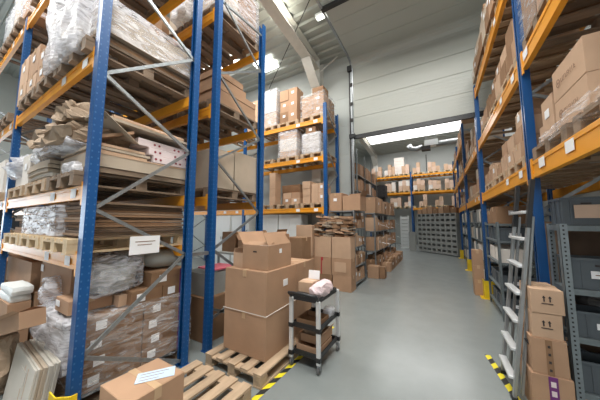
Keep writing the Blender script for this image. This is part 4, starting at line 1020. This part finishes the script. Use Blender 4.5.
o = ctn(.60,.845,2.75,3.08,.0,.315,'bottom carton with purple patterned tape beside the ladder',GC,'card',tape=''); MB().box(-.02,.035,-.1715,-.1685,.0,.315).build('purple_tape','purple',o)
for k in range(4): MB().box(-.008,.022,-.1735,-.1718,.03+.07*k,.07+.07*k).build('tape_mark','pinkp',o)
# farther shelving under the right rack
shelving('metal_shelving','dark steel shelving with grey bins under the right rack, behind the ladder',.80,1.3,4.9,6.0,[.15,.5,.9,1.25,1.52],1,1.55,'galv_d')
for i, (z, m, kind) in enumerate(((1.253,'bin','bin'),(.903,'card_w','open'),(.503,'bin','bin'),(.153,'bin','bin'))):
    for k in range(2):
        if kind == 'bin': crate(.84,4.93+k*.5,z,.4,.42,.2,'grey bin under the right rack behind the ladder, level %s, %s' % (ORD[3-i],('near','far')[k]))
        else: opencarton(.84,1.2,4.93+k*.5,5.35+k*.5,z,z+.22,'white bin behind the ladder under the right rack, %s' % ('near','far')[k],{},'card_w',name='white_bin',cat='storage bin')
ctn(.82,1.22,4.95,5.4,1.523,1.80,'brown carton on top of the dark shelving behind the ladder',None,'card_d',stk='f')
ctn(.84,1.22,5.45,5.9,1.523,1.76,'rear brown carton on the dark shelving behind the ladder',None,'card_d')
for bay, (ya, yb) in enumerate(((6.9,9.2),(9.7,12.2),(12.6,15.1))):
    shelving('metal_shelving','grey steel shelving under the rear right racks, %s one' % ORD[bay],.86,1.4,ya,yb,[.2,.65,1.1,1.55],2,1.8,'galv_d')
    for l, z in enumerate((.2,.65,1.1,1.55)):
        for i in range(5):
            y = ya+.05+i*(yb-ya)/5.2
            ctn(.88,1.25,y,y+.38,z+.003,z+U(.2,.34),'box under rear right rack, shelving %s, shelf %s, place %s' % (ORD[bay],ORD[l],ORD[i]),'boxes under the rear right racks',random.choice(('bin','bin_l','card_w','bin','card_g')),name='storage_box',cat='box',parts=False)
# narrow carton column by the yellow guard
for i, h in enumerate((.33,.30,.32)):
    ctn(.60,.78,6.35-.0,6.6,sum((.33,.30,.32)[:i]),sum((.33,.30,.32)[:i+1])-.003,'narrow brown carton standing by the yellow guard, %s' % ('lowest','middle one','topmost')[i],'carton column by the yellow guard','card',tape='y')

# ================================================================= LADDER
t = thing('step_ladder','folded aluminium step ladder leaning against the right rack','ladder',(0,0,0))
def P2(z, off=0): return .50+off+.24*(z/1.9)
for y, nm in ((2.86,'near'),(3.3,'far')):
    MB().bar((P2(0),y,0),(P2(1.92),y,1.92),.05,.026).build('stile','alu',t,bevel=.003)
    MB().bar((P2(0,.06),y+(.02 if y<3 else -.02),.05),(P2(1.6,.03),y+(.02 if y<3 else -.02),1.6),.04,.02).build('rear_leg','alu',t,bevel=.003)
    MB().box(P2(0)-.022,P2(0)+.022,y-.04,y+.04,0,.03).build('rubber_foot','blackp',t)
    MB().bar((P2(1.5),y,1.5),(P2(1.93),y,1.93),.056,.032).build('end_cap','blackp',t)
for k in range(7):
    z = .17+.245*k; MB().box(P2(z)-.045,P2(z)+.015,2.88,3.28,z-.012,z+.012).build('tread','aluw',t,bevel=.003)
MB().tube([(.60,2.83,.55),(.66,2.80,.45),(.68,2.80,.32),(.66,2.81,.22)],.011,8).build('strap','blackp',t)
# tape markings on the floor
def ftape(p, q, label):
    p, q = Vector((*p,.0)), Vector((*q,.0)); d = (q-p); L = d.length
    o = MB().box(0,L,-.028,.028,.0,.0015).build('floor_tape','hazard',loc=p,rot=(0,0,math.atan2(d.y,d.x))); tag(o,label,'floor marking','hazard tape on the floor')
ftape((-1.47,1.5),(-1.43,3.4),'black and yellow striped floor tape beside the big pallet and trolley')
ftape((.42,3.62),(.60,2.3),'black and yellow striped floor tape at the foot of the ladder')

# ================================================================= distant left clutter
pallet(-6.5,1.24,.0,'wooden pallet on the floor far left beyond the second upright',None)
ctn(-6.9,-6.2,.8,1.5,.13,.9,'brown carton on the floor pallet beyond the second upright',None,'card')

# dark boxes added behind the grey shelving to give its gaps their shade
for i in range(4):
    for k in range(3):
        ctn(1.02+i*.36,1.36+i*.36,3.36,3.85,.0+k*.52,.0+k*.52+.515,'added dark carton for the shade behind the grey shelving, column %s, %s' % (ORD[i],('lowest','middle one','topmost')[k]),'added dark cartons behind the grey steel shelving','flat_k',tape='',parts=False)

# ================================================================= CARTONS BEYOND THE 300 THAT SHOW LARGEST
def consolidate(keep=297):
    from bpy_extras.object_utils import world_to_camera_view as wcv
    sc = bpy.context.scene; bpy.context.view_layer.update(); dg = bpy.context.evaluated_depsgraph_get()
    see = ('film','wrap','bag','sheet'); cam_p = co.matrix_world.translation
    cs = [o for o in C.objects if o.get('category') == 'carton']; sc_ = []
    for o in cs:
        bb = [Vector(c) for c in o.bound_box]; lo, hi = bb[0], bb[6]
        px = [wcv(sc, co, o.matrix_world @ c) for c in bb]
        if min(p.z for p in px) <= 0: sc_.append((0, o)); continue
        ar = (max(p.x for p in px)-min(p.x for p in px))*(max(p.y for p in px)-min(p.y for p in px))
        if max(p.x for p in px) < 0 or min(p.x for p in px) > 1 or max(p.y for p in px) < 0 or min(p.y for p in px) > 1: sc_.append((0, o)); continue
        hit = n = 0
        for fx in (0,.33,.66,1):
            for fy in (0,.5,1):
                for fz in (.1,.5,.93):
                    t = o.matrix_world @ Vector((lo.x+(hi.x-lo.x)*fx, lo.y+(hi.y-lo.y)*fy, lo.z+(hi.z-lo.z)*fz))
                    p = wcv(sc, co, t); n += 1
                    if not (0 <= p.x <= 1 and 0 <= p.y <= 1): continue
                    d = t-cam_p; L = d.length; d.normalize(); st = cam_p.copy(); ok = False
                    for _ in range(8):
                        r = sc.ray_cast(dg, st, d, distance=L+.05)
                        if not r[0]: break
                        h = r[4]; root = h
                        while root.parent: root = root.parent
                        if root == o: ok = True; break
                        if any(w_ in h.name for w_ in see): st = r[1]+d*.002; L = (t-st).length; continue
                        break
                    hit += ok
        sc_.append((ar*hit/n, o))
    sc_.sort(key=lambda q: -q[0]); rest = [o for _, o in sc_[keep:]]
    print('cartons', len(cs), 'smallest kept', sc_[min(keep,len(sc_))-1][0]*240000, 'visible', sum(1 for a,_ in sc_ if a > 0))
    v, f, mi, mats = [], [], [], []
    for o in rest:
        for q in [o]+list(o.children):
            mw = q.matrix_world; n = len(v); me = q.data; v += [tuple(mw @ x.co) for x in me.vertices]
            mt = me.materials[0]
            if mt not in mats: mats.append(mt)
            for p in me.polygons: f.append(tuple(n+i for i in p.vertices)); mi.append(mats.index(mt))
    me = bpy.data.meshes.new('remaining_cartons'); me.from_pydata(v, [], f)
    for m_ in mats: me.materials.append(m_)
    me.polygons.foreach_set('material_index', mi)
    for o in rest:
        for q in list(o.children): bpy.data.objects.remove(q)
        bpy.data.objects.remove(o)
    o = bpy.data.objects.new('remaining_cartons', me); C.objects.link(o)
    tag(o, 'many small or mostly hidden brown cartons filling the distant racks and back rows', 'cartons', kind='stuff')

# ================================================================= CAMERA, WORLD
cam = bpy.data.cameras.new('camera'); cam.sensor_width = 36; cam.lens = 36*235/600; cam.clip_start = .02
co = bpy.data.objects.new('camera', cam); C.objects.link(co); co.location = (0,0,1.55); co.rotation_euler = (math.radians(90+5.35), 0, math.radians(30.4))
bpy.context.scene.camera = co
w = bpy.data.worlds.new('world'); bpy.context.scene.world = w; w.use_nodes = True
bg = w.node_tree.nodes['Background']; bg.inputs[0].default_value = (.85,.92,1,1); bg.inputs[1].default_value = .03
vs = bpy.context.scene.view_settings; vs.view_transform = 'Standard'; vs.look = 'None'; vs.gamma = 1; vs.use_curve_mapping = False; vs.exposure = .03

consolidate()
for o in list(C.objects):                    # keep labels within sixteen words
    l = o.get('label')
    import re
    if l and o.name=='carton.095': print('LONG', l)
    if l and len(re.findall(r"[A-Za-z']+", l)) > 15: print('LONG', l)
